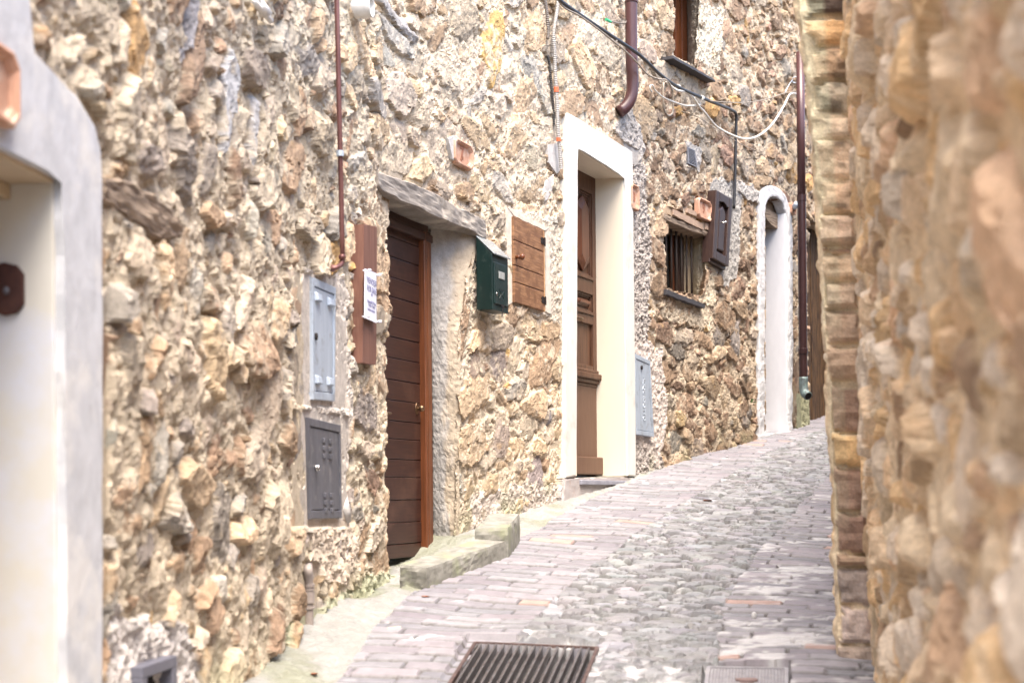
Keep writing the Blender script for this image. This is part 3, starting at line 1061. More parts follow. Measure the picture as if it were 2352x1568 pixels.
# the stone quoins at the end of the wall: (top px, bottom px, colour)
QU = [(-60, 44, (.07, .05, .04)), (48, 112, (.42, .26, .13)), (116, 190, (.40, .28, .18)), (194, 266, (.38, .32, .24)), (272, 326, (.46, .36, .26)),  # topmost block: darkness of the hole up there put into its colour
      (330, 420, (.45, .34, .24)), (425, 498, (.40, .29, .20)), (502, 570, (.36, .27, .20)), (576, 586, (.34, .22, .16)), (592, 650, (.42, .32, .22)),
      (655, 716, (.34, .26, .19)), (721, 800, (.30, .22, .16)), (806, 884, (.29, .21, .15)), (899, 1004, (.20, .135, .10)), (1006, 1077, (.42, .29, .15)),
      (1084, 1180, (.21, .14, .105)), (1186, 1276, (.19, .125, .095)), (1279, 1309, (.24, .17, .12)), (1311, 1400, (.27, .225, .20)), (1404, 1486, (.33, .27, .24)), (1490, 1600, (.30, .24, .20))]
inq = (Sr > sP0 - .035) & (Sr < sP1 + .04)
Hq = .012 * fbm(Sr * 12, Zr * 12, 420, 3) - .012
Cq = np.array((.66, .55, .39)) * (1 + .12 * fbm(Sr * 9, Zr * 9, 421, 3))[..., None]
zjit = .012 * fbm(Sr * 9, Zr * 3, 422, 2)
for k, (t, b, c) in enumerate(QU):
    zt, zb = EZ + (CY - t) / FPX * 5.5, EZ + (CY - b) / FPX * 5.5
    wv = r6.uniform(-.012, .012)
    l, rgt = sP0 - .022 + wv, sP1 - .008 - .014 * abs(vnoise(np.array(k * 1.7), np.array(.3), 5)) - .016 * (t < 500)
    e = np.minimum(np.minimum(Zr + zjit - zb, zt - Zr - zjit), np.minimum(Sr - l, rgt - Sr) + .012 * fbm(Sr * 3, Zr * 14, 423, 2))
    m = e > .004
    hh = np.clip((e - .004) / .02, 0, 1) ** .5 * (.022 + r6.uniform(-.008, .012)) + .006 * fbm(Sr * 25, Zr * 25, 424, 3) + .007 * fbm(Sr * 7, Zr * 22, 429, 2)
    Hq = np.where(m, np.maximum(Hq, hh - .004), Hq)
    cc = 1.45 * np.array(c) * (1 + .20 * fbm(Sr * 20, Zr * 12, 425, 3))[..., None]
    if k in (2, 3, 5, 6):
        dk = sstep(.25, .6, fbm(Sr * 26, Zr * 26, 426, 3))[..., None]
        cc = cc * (1 - .6 * dk)
    Cq = np.where(m[..., None], cc, Cq)
mossm = (inq & (Sr > sP1 - .07))[..., None] * sstep(1.2, 3.0, Zr + .5 * fbm(Sr * 5, Zr * 5, 427, 3))[..., None]
Cq = Cq * (1 - .4 * mossm) + np.array((.50, .52, .38)) * .4 * mossm
qw = np.clip(np.minimum(Sr - (sP0 - .035), (sP1 + .04) - Sr) / .03, 0, 1)
Hr = Hr * .0 + np.where(inq, Hq * qw + Hr * (1 - qw), Hr)
Cr = np.where(inq[..., None], Cq * qw[..., None] + Cr * (1 - qw[..., None]), Cr)
LEAN = .030
XR = px_[None, :] + nx_[None, :] * Hr - LEAN * (Zr - EZ) - sstep(sP0 + .01, sP1, Sr) * (.012 * np.maximum(0, Zr - EZ) + .055 * np.maximum(0, Zr - EZ - 1.25))
YR = py_[None, :] + ny_[None, :] * Hr
keepr = (Zr[:-1, :-1] > SLOPE * np.interp(Sr[:-1, :-1], svr, py_) - .15)
hR = thing("stone_house", "warm ochre rubble wall of the house crowding the right edge, with squared corner stones", "house", (1.6, 3.5, .5),
           "stone houses of the alley")
link("wall", grid_mesh("wall", XR, YR, Zr, Cr, keepr), M['rubble'], hR)
# the rest of that house, going on behind its corner, and its top
bm = BM()
ss = np.concatenate([np.linspace(0, R0 + .02, 5), np.linspace(R0 + .1, sP0, 8)])
rows = []
for s in ss:
    x, y = RIGHT.pos(s)
    zlow = -.6 if s <= R0 + .03 else ZR1 - .1
    rows.append([bm.verts.new((x + .012 - LEAN * (zz - EZ), y, zz)) for zz in (zlow, 3.9)] + [bm.verts.new((x + 3, y, 4.4))])
for i in range(len(rows) - 1):
    for k in range(2):
        bm.faces.new([rows[i][k], rows[i][k + 1], rows[i + 1][k + 1], rows[i + 1][k]])
ss = np.linspace(sP1 + .45, RIGHT.L - .02, 24)
rows = []
for s in ss:
    x, y = RIGHT.pos(s)
    rows.append([bm.verts.new((x, y, zz)) for zz in (SLOPE * y - .3, SLOPE * y + 3.3)] + [bm.verts.new((x + 3, y, SLOPE * y + 4))])
for i in range(len(rows) - 1):
    for k in range(2):
        bm.faces.new([rows[i][k], rows[i][k + 1], rows[i + 1][k + 1], rows[i + 1][k]])
obj("rear_wall", bm, M['upper'], hR)

# ------------------------------------------------------------------ street
KY = [-2.5, 0, 3, 5.3, 6.55, 7.8, 9.3, 11, 13.15, 16, 19]
XBk = [-1.12, -1.0, -.84, -.68, -.56, -.11, .35, 1.02, 2.0, 3.45, 5.25]
XCk = [-.55, -.40, -.22, -.10, .147, .534, 1.05, 1.67, 2.5, 3.9, 5.6]
XDk = [.20, .35, .60, .76, .97, 1.357, 1.876, 2.45, 3.3, 4.7, 6.4]
CEN = Path(list(zip(XCk, KY)), .35, 1)
g0 = int(np.argmin(np.abs(CEN.p[:, 1] - 4.3)))
sg = np.concatenate([np.arange(0, CEN.s[g0], .05), np.arange(CEN.s[g0], CEN.L, .0105)])
qg = np.arange(-2.2, 2.3, .0105)
gx, gy = CEN.pos(sg)
gnx, gny = CEN.nrm(sg)
GSs, GQ = np.meshgrid(sg, qg, indexing='ij')
GX = gx[:, None] + gnx[:, None] * GQ
GY = gy[:, None] + gny[:, None] * GQ
wj = .012 * fbm(GSs * 5, GQ * 5, 500, 2)
qB = np.interp(gy, KY, np.array(XBk) - np.array(XCk))[:, None] * gnx[:, None] + wj
qD = np.interp(gy, KY, np.array(XDk) - np.array(XCk))[:, None] * gnx[:, None] + wj
zone = np.where(GQ < qB, 0, np.where(GQ < 0 + wj, 1, np.where(GQ < qD, 2, 3)))
HG = .012 * fbm(GX * 1.7, GY * 1.7, 501, 2)
CG = np.zeros(GX.shape + (3,))
# bricks laid across the slope
bl, bw = .26, .098


def bricks(seed, off):
    sl_ = GSs + .010 * fbm(GSs * 4, GQ * 4, seed, 2)
    row = np.floor(sl_ / bw)
    ql = GQ + off + (row % 2) * bl * .5 + .05 * _hash(row, row * 0, seed + 3)
    colm = np.floor(ql / bl)
    e = np.minimum(np.minimum(sl_ - row * bw, (row + 1) * bw - sl_), np.minimum(ql - colm * bl, (colm + 1) * bl - ql) + .007)
    e = e + .003 * fbm(GSs * 40, GQ * 40, seed + 9, 2)
    h1, h2, h3 = _hash(row, colm, seed + 1), _hash(row, colm, seed + 2), _hash(row, colm, seed + 4)
    hgt = sstep(.004, .014, e) * .017 + .0045 * h1 + h2 * .006 * (sl_ - (row + .5) * bw) / bw * sstep(.002, .012, e)
    base = .86 * np.stack([.250 + .05 * h1, .238 + .045 * h1 - .010 * h2, .262 + .045 * h1 - .010 * h2], -1)
    red = (h3 > .93)[..., None]
    base = np.where(red, np.array((.34, .235, .205)) * (1 + .1 * h1[..., None]), base)
    base = base * (1 + .10 * fbm(GSs * 22, GQ * 22, seed + 12, 3))[..., None]
    m = sstep(.007, .0145, e)[..., None]
    joint = np.array((.075, .07, .066)) * (1 + .15 * fbm(GSs * 30, GQ * 30, seed + 14, 2))[..., None]
    return hgt, joint * (1 - m) + base * m


hb, cb = bricks(510, 0.0)
hb2, cb2 = bricks(540, .09)
# lime stains on the pavement (denser on the right strip and low down by the grate)
lime_n = fbm(GX * 5, GY * 9, 520, 4) + .5 * fbm(GX * 20, GY * 30, 521, 3)
lime_w = sstep(7.2, 5.2, GY) * .45
limeL = sstep(1.15, 1.45, lime_n + .1 + lime_w * .55)[..., None] * .8
limeR = sstep(.30, .95, lime_n + sstep(9.5, 6, GY) * .30 - .12)[..., None] * .85
LIME = np.array((.46, .455, .465))
cb = cb * (1 - limeL) + LIME * limeL
cb2 = cb2 * (1 - limeR) + LIME * limeR
# cobbles: flat stones laid across
SLc = CEN.s[int(np.argmin(np.abs(CEN.p[:, 1] - 4.0)))]
gr = .0105
cs = np.arange(SLc - .2, CEN.L, gr)
cq = np.arange(-.25, 1.35, gr)
QS, QQ = np.meshgrid(cs, cq, indexing='ij')
cst = place_stones(cq[0], cq[-1], cs[0], cs[-1], [(.095, 2.2, 0), (.07, 2.0, 0), (.05, 1.8, 0), (.03, 1.5, 0)], lambda s, z: (.78, 0.0, .25),
                   [1500, 5000, 9000, 9000], 91)
Fc, IDc, Ic, Uc, Vc, prc, tpc, bdc, grc, edc, _ = masonry(QQ, QS, cq[0], cs[0], gr, cst, 92, lambda s, z: .012, warp=.007)
r8 = np.random.default_rng(8)
ccol = np.stack([r8.uniform(.14, .275, len(cst))] * 3, 1) * np.array((.98, .98, 1.03)) * (1 + r8.normal(0, .02, (len(cst), 3)))
dome = np.sqrt(np.clip(1 - .8 * (Uc ** 2 + Vc ** 2) * .8, 0, 1))
hc_ = np.where((IDc >= 0) & (Fc < 1.0), -.022 + prc ** .8 * (.016 + .026 * dome + r8.uniform(-.006, .008, len(cst))[Ic]), -.02)
mc = -.012 + .007 * fbm(QQ * 30, QS * 30, 530, 3)
hcob = np.maximum(hc_, mc)
wc = sstep(-.002, .003, hc_ - mc)[..., None]
ljc = (sstep(6.9, 5.2, np.interp(QS, CEN.s, CEN.p[:, 1])) * .75)[..., None]
mcc = np.array((.11, .105, .10)) * (1 - ljc) + LIME * ljc
mcc = mcc * (1 + .14 * fbm(QQ * 18, QS * 18, 531, 3))[..., None]
ccob = mcc * (1 - wc) + ccol[Ic] * (1 + .12 * bdc)[..., None] * wc
lc = sstep(1.05, 1.45, fbm(QQ * 6, QS * 9, 532, 4) + .9 * ljc[..., 0])[..., None] * .85
ccob = ccob * (1 - lc) + LIME * lc
hcob = hcob * (1 - .5 * lc[..., 0])
ii = np.clip(((GSs - cs[0]) / gr).round().astype(int), 0, len(cs) - 1)
jj = np.clip(((GQ - cq[0]) / gr).round().astype(int), 0, len(cq) - 1)
hcg, ccg = hcob[ii, jj], ccob[ii, jj]
# cement gutter along the wall foot
hs0 = .006 * fbm(GX * 14, GY * 14, 550, 3) + .004 * fbm(GX * 50, GY * 50, 551, 2)
rise = sstep(-.02, -.42, GQ - qB) * .055 * sstep(9.5, 7, GY) + sstep(0, -.12, GQ - qB) * .012
c0 = np.array((.245, .24, .225)) * (1 + .10 * fbm(GX * 6, GY * 6, 552, 3) + .06 * fbm(GX * 40, GY * 40, 553, 2))[..., None]
mo = (sstep(.0, .7, fbm(GX * 4, GY * 4, 554, 3) + sstep(-.12, -.5, GQ - qB) * .8 - .25 + .3 * sstep(11, 13, GY)) * .62)[..., None]
c0 = c0 * (1 - mo) + np.array((.15, .16, .095)) * mo
sunk = sstep(6.5, 7.0, GY) * sstep(8.3, 8.0, GY) * sstep(-.10, -.2, GQ - qB)
HG = HG + np.where(zone == 0, hs0 + rise * (1 - sunk) - .045 * sunk, np.where(zone == 1, hb, np.where(zone == 2, hcg, hb2)))
CG = np.where((zone == 0)[..., None], c0, np.where((zone == 1)[..., None], cb, np.where((zone == 2)[..., None], ccg, cb2)))
GZs = SLOPE * GY + HG
# pits for the grate and the manhole
gq = [gpx(x, y) for x, y in ((1092, 1474), (1372, 1486), (1330, 1590), (1028, 1575))]
mq = [gpx(x, y) for x, y in ((1628, 1531), (1806, 1534), (1806, 1600), (1618, 1598))]


def in2(q, grow=0.0):
    c = sum(q, Vector()) / 4
    return inpoly(GX, GY, [((p.x - c.x) * (1 + grow) + c.x, (p.y - c.y) * (1 + grow) + c.y) for p in q])


pit_m = in2(gq, -.06)
GZs = np.where(pit_m, SLOPE * GY - .28 + .05 * fbm(GX * 20, GY * 20, 560, 2), GZs)
CG = np.where(pit_m[..., None], np.array((.10, .08, .07)) * (1 + .5 * fbm(GX * 14, GY * 14, 561, 3))[..., None], CG)
rim = in2(gq, .16) & ~pit_m
GZs = np.where(rim, np.minimum(GZs, SLOPE * GY - .004), GZs)
rim2 = in2(mq, .10)
GZs = np.where(rim2, SLOPE * GY - .03, GZs)
# keep the street between the two walls
wallL = np.interp(GY, LEFT.p[:, 1], LEFT.p[:, 0])
kk = (GX > wallL - .35)[:-1, :-1]
zc = zone[:-1, :-1]
for nm, zi, lab in (("gutter", 0, None), ("brick_pavement", 1, None), ("cobblestone_road", 2, None), ("brick_pavement", 3, None)):
    o = link(nm, grid_mesh(nm, GX, GY, GZs, CG, kk & (zc == zi)), M['street'])
    o['kind'] = 'structure'
# earth sheet under everything
M['earth'] = mat("packed_earth", (.24, .21, .17), (.18, .16, .13), (4, 4, 4), .95, bump=.3)
bm = BM()
vs = [bm.verts.new(p) for p in ((-40, -20, SLOPE * -20 - .5), (40, -20, SLOPE * -20 - .5), (40, 60, SLOPE * 60 - .5), (-40, 60, SLOPE * 60 - .5))]
bm.faces.new(vs)
obj("ground", bm, M['earth'])['kind'] = 'structure'
# ------------------------------------------------------------------ doorways of the left-hand houses
def bx(fr, name, m, parent, a0, a1, d0, d1, z0, z1, bev=.004, label=None):
    bm = BM()
    box(bm, fr, a0, a1, d0, d1, z0, z1, bev)
    return obj(name, bm, m, parent, label)


def pr(fr, name, m, parent, pts, d0, d1, bev=.004, label=None):
    bm = BM()
    prism(bm, fr, pts, d0, d1, bev)
    return obj(name, bm, m, parent, label)


def wavy_prism(bm, fr, pts, d0, d1, step=.04, amp=.006, seed=1, bev=.006):
    """polygon with its outline broken up irregularly"""
    out = []
    n = len(pts)
    for i in range(n):
        p, q = np.array(pts[i]), np.array(pts[(i + 1) % n])
        k = max(1, int(np.linalg.norm(q - p) / step))
        for j in range(k):
            w = p + (q - p) * j / k
            o = amp * vnoise(np.array([w[0] * 17.0]), np.array([w[1] * 17.0]), seed)[0] if j else 0
            o2 = amp * vnoise(np.array([w[0] * 17.0]), np.array([w[1] * 17.0]), seed + 9)[0] if j else 0
            out.append((w[0] + o, w[1] + o2))
    prism(bm, fr, out, d0, d1, bev)


# ---- near doorway with the grey rendered frame
aL = aN1 - .86
zb = .1
outer = pq(frN, [(235, 1700), (235, 345), (222, 290), (180, 220), (75, 130), (68, 0), (62, -90)], .03)
topz = outer[-1][1]
mir = lambda a: 2 * (aN1 - .43) - a
left = [(mir(a), z) for a, z in outer][::-1]
# two jambs and the head, each its own piece
bm = BM()
wavy_prism(bm, frN, [outer[0], outer[1], outer[2], outer[3], outer[4], outer[5], outer[6], left[0], left[1], left[2], left[3], left[4], left[5], left[6],
                     (aL, left[6][1]), (aL, zN1), (aN1, zN1), (aN1, outer[0][1])], -.03, .03, step=.09, amp=.006, seed=3, bev=.012)
obj("door_surround", bm, M['render_grey'], hA, smooth=False)
rb = np.random.default_rng(44)
dn = bx(frN, "door", M['walnut'], hA, aL, aN1, -DN - .02, -DN + .03, .15, zN1, .004, None)
bm = BM()
box(bm, frN, aN1 - .012, aN1 + .02, -DN, .006, .0, zN1 + .05, .004)
box(bm, frN, aL - .02, aL + .012, -DN, .006, .0, zN1 + .05, .004)
obj("door_jamb", bm, M['cream'], hA)
bm = BM()
box(bm, frN, aL + .012, aN1 - .012, -DN, .008, zN1 - .012, zN1 + .05, .003)
box(bm, frN, aL + .012, aN1 - .012, -DN + .03, -.10, zN1 - .05, zN1 - .012, .006)
obj("door_head", bm, M['cream_shade'], hA)
# rusty lock keeper on the jamb


class FrPerp:
    """frame lying on a reveal: a runs into the wall, d runs along it"""

    def __init__(self, fr, a0, sgn=-1):
        self.fr, self.a0, self.sgn = fr, a0, sgn

    def P(self, a, d, z):
        return self.fr.P(self.a0 + self.sgn * d, a, z)

    def at(self, x, y):
        dd = self.fr.depth_for(self.a0, x, y)
        r, u = ray(x, y)
        Y = self.fr.o[1] + self.a0 * self.fr.t[1] + dd * self.fr.n[1]
        return dd, EZ + u * Y


fp = FrPerp(frN, aN1 - .012)
d0, zt = fp.at(57, 630)
d1, zm = fp.at(-30, 612)
_, zb2 = fp.at(57, 700)
_, zb3 = fp.at(20, 716)
bm = BM()
w = d0 - d1
prism(bm, fp, [(d0, zt), (d0, zb2), (d0 - .18 * w, zb3 - .004), (d0 - .5 * w, zb3 - .01), (d0 - .85 * w, zb3), (d1, zb2), (d1, zt),
               (d0 - .85 * w, zm), (d0 - .5 * w, zm + .008), (d0 - .18 * w, zm)], 0, .012, .003)
lk = obj("lock_plate", bm, M['rust'], dn)
bm = BM()
q = fp.P(d0 - .42 * w, .016, (zt + zb2) / 2 - .004)
ball(bm, q, .008, .008, .010)
obj("lock_knob", bm, M['galv_dark'], lk)
obj_step = bx(frN, "door_step", M['kerb'], hA, aL - .1, aN1 - .012, -DN, .02, .0, .47, .01)


# ---- terracotta number tiles
def tile(px4, mark, label, d0=.012, th=.030, mw=.045, fr=None, msize=.1):
    xs = [p[0] for p in px4]
    fr = fr or Fr(min(xs) - 6, max(xs) + 6, np.mean([p[1] for p in px4]))
    P4 = pq(fr, px4, d0 + th)            # TL TR BR BL
    am, zm = np.mean([p[0] for p in P4]), np.mean([p[1] for p in P4])
    wdt = (P4[1][0] + P4[2][0] - P4[0][0] - P4[3][0]) / 2
    hgt = (P4[0][1] + P4[1][1] - P4[2][1] - P4[3][1]) / 2
    t = thing("house_number_tile", label, "number tile", fr.P(am, d0, zm - hgt / 2), "terracotta house number tiles")
    hw, hh = wdt / 2, hgt / 2

    def octo(s, ins):
        a, z = hw - ins, hh - ins
        c = .24 * hw
        e = .30 * hh
        return [(am - a + c, zm + z), (am + a - c, zm + z), (am + a, zm + z - e), (am + a, zm - z + e), (am + a - c, zm - z), (am - a + c, zm - z),
                (am - a, zm - z + e), (am - a, zm + z - e)]

    bm = BM()
    k1, k2, k3 = .012, .020, .026
    rings = [(octo(0, 0), d0 - .015), (octo(0, 0), d0 + th - .006), (octo(0, .006), d0 + th), (octo(0, k1), d0 + th), (octo(0, k1 + .004), d0 + th - .007),
             (octo(0, k2), d0 + th - .007), (octo(0, k3), d0 + th - .020)]
    vs = [[bm.verts.new(fr.P(a, d, z)) for a, z in o] for o, d in rings]
    for i in range(len(vs) - 1):
        for k in range(8):
            bm.faces.new([vs[i][k], vs[i][(k + 1) % 8], vs[i + 1][(k + 1) % 8], vs[i + 1][k]])
    bm.faces.new(vs[-1])
    bm.faces.new(vs[0][::-1])
    obj("plate", bm, M['terracotta'], t)
    if mark:
        bm = BM()
        for body, sz, da, dz in mark:
            text_bm(bm, fr, body, sz, am + da, zm + dz, d0 + th - .019, .002, bold=.004)
        obj("numeral", bm, M['terracotta_cut'], t)
    return t


tile([(-62, 62), (50, 118), (50, 292), (-62, 252)], [("5", .125, -.006, -.004)], "terracotta number tile on the grey door frame, cut by the left edge", fr=frN, d0=.03)
tile([(1046, 316), (1089, 333), (1089, 391), (1046, 374)], [("7", .115, 0, 0), ("-", .085, .004, -.014)], "terracotta number tile marked 7 above the plank door", d0=.010)
tile([(1452, 418), (1470, 430), (1470, 488), (1452, 476)], [("8", .10, 0, 0)], "terracotta number tile half hidden against the white door frame edge", d0=.03)
tile([(1606, 450), (1636, 466), (1636, 512), (1606, 497)], [("9", .115, 0, .01), (".", .10, .03, -.04)], "terracotta number tile above the corner of the barred window", d0=.02)
bm = BM()
q = [frB.at(x, y, .012) for x, y in ((1026, 318), (1046, 312), (1050, 318), (1044, 330), (1044, 372), (1036, 366), (1031, 345))]
wavy_prism(bm, frB, q, -.02, .024, .03, .004, 4, .006)
obj("mortar_patch", bm, M['plaster_white'], hB)

# ---- timber lintel over the plank door
frL = Fr(868, 1112, 460)
topp = pq(frL, [(862, 391), (900, 404), (939, 417), (992, 439), (1036, 466), (1085, 490), (1116, 505)], .035)
botp = pq(frL, [(1109, 548), (1085, 532), (1045, 516), (1005, 501), (960, 478), (925, 463), (910, 455), (893, 448), (869, 428)], .035)
def beam(name, m, parent, fr, top, bot, d0, d1, amp, seed, freq=(9, 40), na=70):
    """timber whose front outline follows the given top and bottom lines"""
    top, bot = sorted(top), sorted(bot)
    A0, A1 = max(top[0][0], bot[0][0]) - .0, max(top[-1][0], bot[-1][0])
    bm = BM()
    rings = []
    for i in range(na + 1):
        a = A0 + (A1 - A0) * i / na
        zt = np.interp(a, [p[0] for p in top], [p[1] for p in top])
        zb = np.interp(a, [p[0] for p in bot], [p[1] for p in bot])
        ring = [(d0, zb), (d0, zt)] + [(d0 + (d1 - .01 - d0) * k / 4, zt) for k in range(1, 5)]
        nf = 9
        ring += [(d1, zt - .008 - (zt - zb - .016) * k / nf) for k in range(nf + 1)]
        ring += [(d1 - .01 + (d0 - d1 + .01) * k / 6, zb) for k in range(0, 6)]
        vs = []
        for k, (d, z) in enumerate(ring):
            w = amp * (vnoise(a * freq[0], z * freq[1] + d * 30, seed) + .5 * vnoise(a * freq[0] * 2.3, z * freq[1] * 2.1 + d * 60, seed + 4))
            vs.append(bm.verts.new(fr.P(a, d + float(w), z + .6 * float(w))))
        rings.append(vs)
    n = len(rings[0])
    for i in range(na):
        for k in range(n):
            bm.faces.new([rings[i][k], rings[i][(k + 1) % n], rings[i + 1][(k + 1) % n], rings[i + 1][k]])
    bm.faces.new(rings[0][::-1])
    bm.faces.new(rings[-1])
    return obj(name, bm, m, parent)


beam("timber_lintel", M['timber'], hB, frL, topp, botp, -.20, .035, .005, 21)
# ---- dark plank door with its frame
dz0 = frB.at(990, 1290, -DB)[1]
dz1 = frB.at(985, 560, -DB)[1] + .02
aF0 = frB.at(968, 900, -DB + .02)[0]
aF1 = frB.at(993, 900, -DB + .045)[0]
aDL = frB.at(870, 900, -DB)[0] - .06
door = thing("door", "", "x", frB.P(aDL, -DB, dz0))
del door['category'], door['label']
door.parent = hB
door.matrix_parent_inverse = Matrix.Translation(-Vector(hB.location))
bm = BM()
yb = [560, 590, 633, 680, 722, 766, 812, 866, 910, 950, 998, 1042, 1090, 1134, 1186, 1240, 1290]   # board joints down the right edge of the leaf
zs = [frB.at(966, y + 2, -DB + .015)[1] for y in [538, 567, 610, 655, 698, 742, 786, 832, 880, 925, 970, 1010, 1055, 1095, 1145, 1195, 1243, 1275]]
for i in range(len(zs) - 1):
    box(bm, frB, aDL, aF0, -DB - .02, -DB + .012 + .002 * (i % 2), zs[i + 1] + .0015, zs[i] - .0015, .004)
obj("leaf", bm, M['door_brown'], door)
bm = BM()
box(bm, frB, aF0 - .002, aF0 + .022, -DB - .02, -DB + .05, dz0 - .05, dz1 + .02, .006)
aF1 = max(aF1, aF0 + .05)
box(bm, frB, aF0 + .022, aF0 + .036, -DB - .02, -DB + .035, dz0 - .05, dz1 + .02, .005)
box(bm, frB, aF0 + .036, aF1, -DB - .02, -DB + .045, dz0 - .05, dz1 + .02, .006)
obj("frame", bm, M['door_orange'], door)
bm = BM()
for k, (zz, hh, dd) in enumerate(((dz1 - .03, .045, .05), (dz1 + .015, .02, .035), (dz1 + .035, .11, .02), (dz1 + .145, .04, .06))):
    box(bm, frB, aDL, aF1 + .02, -DB - .02, -DB + dd, zz, zz + hh, .006)
obj("head_moulding", bm, M['door_brown'], door)
bm = BM()
a, z = frB.at(888, 948, -DB + .05)
h0 = frB.P(a + .05, -DB + .02, z)
tube(bm, [frB.P(a + .05, -DB, z), frB.P(a + .05, -DB + .05, z)], .008, 8)
tube(bm, [frB.P(a + .05, -DB + .05, z), frB.P(a + .01, -DB + .055, z), frB.P(a - .06, -DB + .05, z - .003)], .0075, 8)
obj("handle", bm, M['brass'], door, smooth=True)
bm = BM()
a, z = frB.at(959, 938, -DB + .02)
n3 = Vector((frB.n[0], frB.n[1], 0))
pts_ = [(a + .020 * math.cos(t), z + .034 * math.sin(t)) for t in np.linspace(0, 2 * math.pi, 17)[:-1]]
prism(bm, frB, pts_, -DB + .01, -DB + .020, .003)
ball(bm, frB.P(a, -DB + .045, z), .018, .018, .018)
tube(bm, [frB.P(a, -DB + .01, z), frB.P(a, -DB + .045, z)], .009, 8)
obj("knob", bm, M['brass'], door, smooth=True)
# threshold behind the kerb
bx(frB, "door_sill", M['kerb'], hB, aDL, aF1 + .05, -DB - .02, .03, dz0 - .4, dz0 - .03, .01)

def jamb(name, parent, fr, front, back_x, back_y, dep, cols, amp, seed, lead=.018):
    """rough plastered reveal running from the wall face back to the frame"""
    ab = fr.at(back_x, back_y, -dep)[0]
    F_ = [fr.at(x, y, .0) for x, y in front]
    F_.sort(key=lambda p: p[1])
    zz = np.arange(F_[0][1], F_[-1][1], .009)
    af = np.interp(zz, [p[1] for p in F_], [p[0] for p in F_])
    tt = np.linspace(0, 1, 26)
    T_, Z_ = np.meshgrid(tt, zz)
    AF = af[:, None] + .012 * fbm(Z_ * 9, 0 * Z_, seed, 3)
    dd = lead - (dep + lead) * T_
    nn = amp * (fbm(T_ * 3 + 2, Z_ * 14, seed + 1, 4) + .8 * facets(T_ * 7, Z_ * 26, seed + 2)) * (1 - .85 * sstep(.3, .9, T_))
    nn = nn - .02 * (1 - T_) ** 4 + .003 * fbm(T_ * 12, Z_ * 50, seed + 6, 2)
    aa = AF + (ab - AF) * T_ - nn - .010 * np.sin(np.pi * T_)
    X_ = fr.o[0] + aa * fr.t[0] + dd * fr.n[0]
    Y_ = fr.o[1] + aa * fr.t[1] + dd * fr.n[1]
    w = sstep(.62, .28, T_ + .25 * fbm(T_ * 3, Z_ * 6, seed + 3, 3))[..., None]
    c = np.array(cols[0]) * w + np.array(cols[1]) * (1 - w)
    c = c * (1 + .12 * fbm(T_ * 4, Z_ * 9, seed + 4, 3) + .08 * fbm(T_ * 14, Z_ * 50, seed + 5, 2))[..., None]
    link(name, grid_mesh(name, X_, Y_, Z_, c, np.ones((len(zz) - 1, 25), bool)), M['plaster_rough'], parent)


jamb("door_jamb", hB, frB, [(1092, 535), (1086, 568), (1068, 640), (1050, 760), (1046, 1000), (1043, 1300)], 993, 900, DB, ((.37, .31, .24), (.335, .315, .295)), .004, 601)
jamb("window_jamb", hC, frV, [(1636, 525), (1628, 562), (1616, 640), (1608, 695)], 1590, 600, .17, ((.40, .34, .26), (.46, .39, .28)), .010, 611)
jamb("window_jamb", hC, frU, [(1612, -120), (1606, -60), (1600, 80), (1596, 165)], 1575, 60, .22, ((.42, .37, .30), (.46, .41, .34)), .008, 621)

# ---- small pine shutter
sh = thing("shutter", "", "x", frS.P(*([frS.at(1180, 690, .02)[0], .02, frS.at(1180, 690, .02)[1]])))
del sh['category'], sh['label']
sh.parent = hB
sh.matrix_parent_inverse = Matrix.Translation(-Vector(hB.location))
TLp, TRp, BRp, BLp = pq(frS, [(1180, 497), (1252, 531), (1254, 716), (1182, 694)], .04)
cuts = [0, .27, .565, .76, 1.0]
bm = BM()
wE = .024 / (TRp[0] - TLp[0])
for i in range(4):
    t0, t1 = cuts[i] + (.004 if i else 0), cuts[i + 1] - .004
    L = lambda u, t: ((TLp[0] + (TRp[0] - TLp[0]) * u) * (1 - t) + (BLp[0] + (BRp[0] - BLp[0]) * u) * t,
                      (TLp[1] + (TRp[1] - TLp[1]) * u) * (1 - t) + (BLp[1] + (BRp[1] - BLp[1]) * u) * t)
    prism(bm, frS, [L(0, t0), L(1 - wE, t0), L(1 - wE, t1), L(0, t1)], .012, .040, .004)
obj("leaf", bm, M['pine'], sh)
bm = BM()
prism(bm, frS, [L(1 - wE, 0), L(1, 0), L(1, 1), L(1 - wE, 1)], .010, .036, .003)
obj("edge_strip", bm, M['pine_edge'], sh)
for t in (.135, .865):
    bm = BM()
    a, z = L(1 - wE * 1.2, t)
    prism(bm, frS, [(a - .035, z + .022), (a - .048, z + .012), (a - .040, z), (a - .048, z - .012), (a - .035, z - .022), (a + .012, z - .020), (a + .012, z + .020)], .040, .043)
    box(bm, frS, a + .016, a + .036, .036, .042, z - .028, z + .028, .002)
    tube(bm, [frS.P(a + .013, .044, z - .026), frS.P(a + .013, .044, z + .026)], .0055, 8)
    obj("hinge", bm, M['iron'], sh)
bm = BM()
a, z = L(.055, .47)
tube(bm, [frS.P(a, .04, z), frS.P(a, .058, z), frS.P(a, .066, z)], [.012, .009, .016], 12)
ball(bm, frS.P(a, .083, z), .019, .019, .021)
obj("knob", bm, M['door_orange'], sh, smooth=True)
bm = BM()
o4 = pq(frS, [(1164, 474), (1262, 524), (1268, 722), (1168, 702)], .026)
i4 = pq(frS, [(1179, 495), (1254, 531), (1256, 716), (1181, 694)], .026)
for k0, k1, d1_ in ((0, 1, .026), (1, 2, .022), (3, 0, .024)):
    wavy_prism(bm, frS, [o4[k0], o4[k1], i4[k1], i4[k0]], -.03, d1_, .04, .004, 140 + k0, .006)
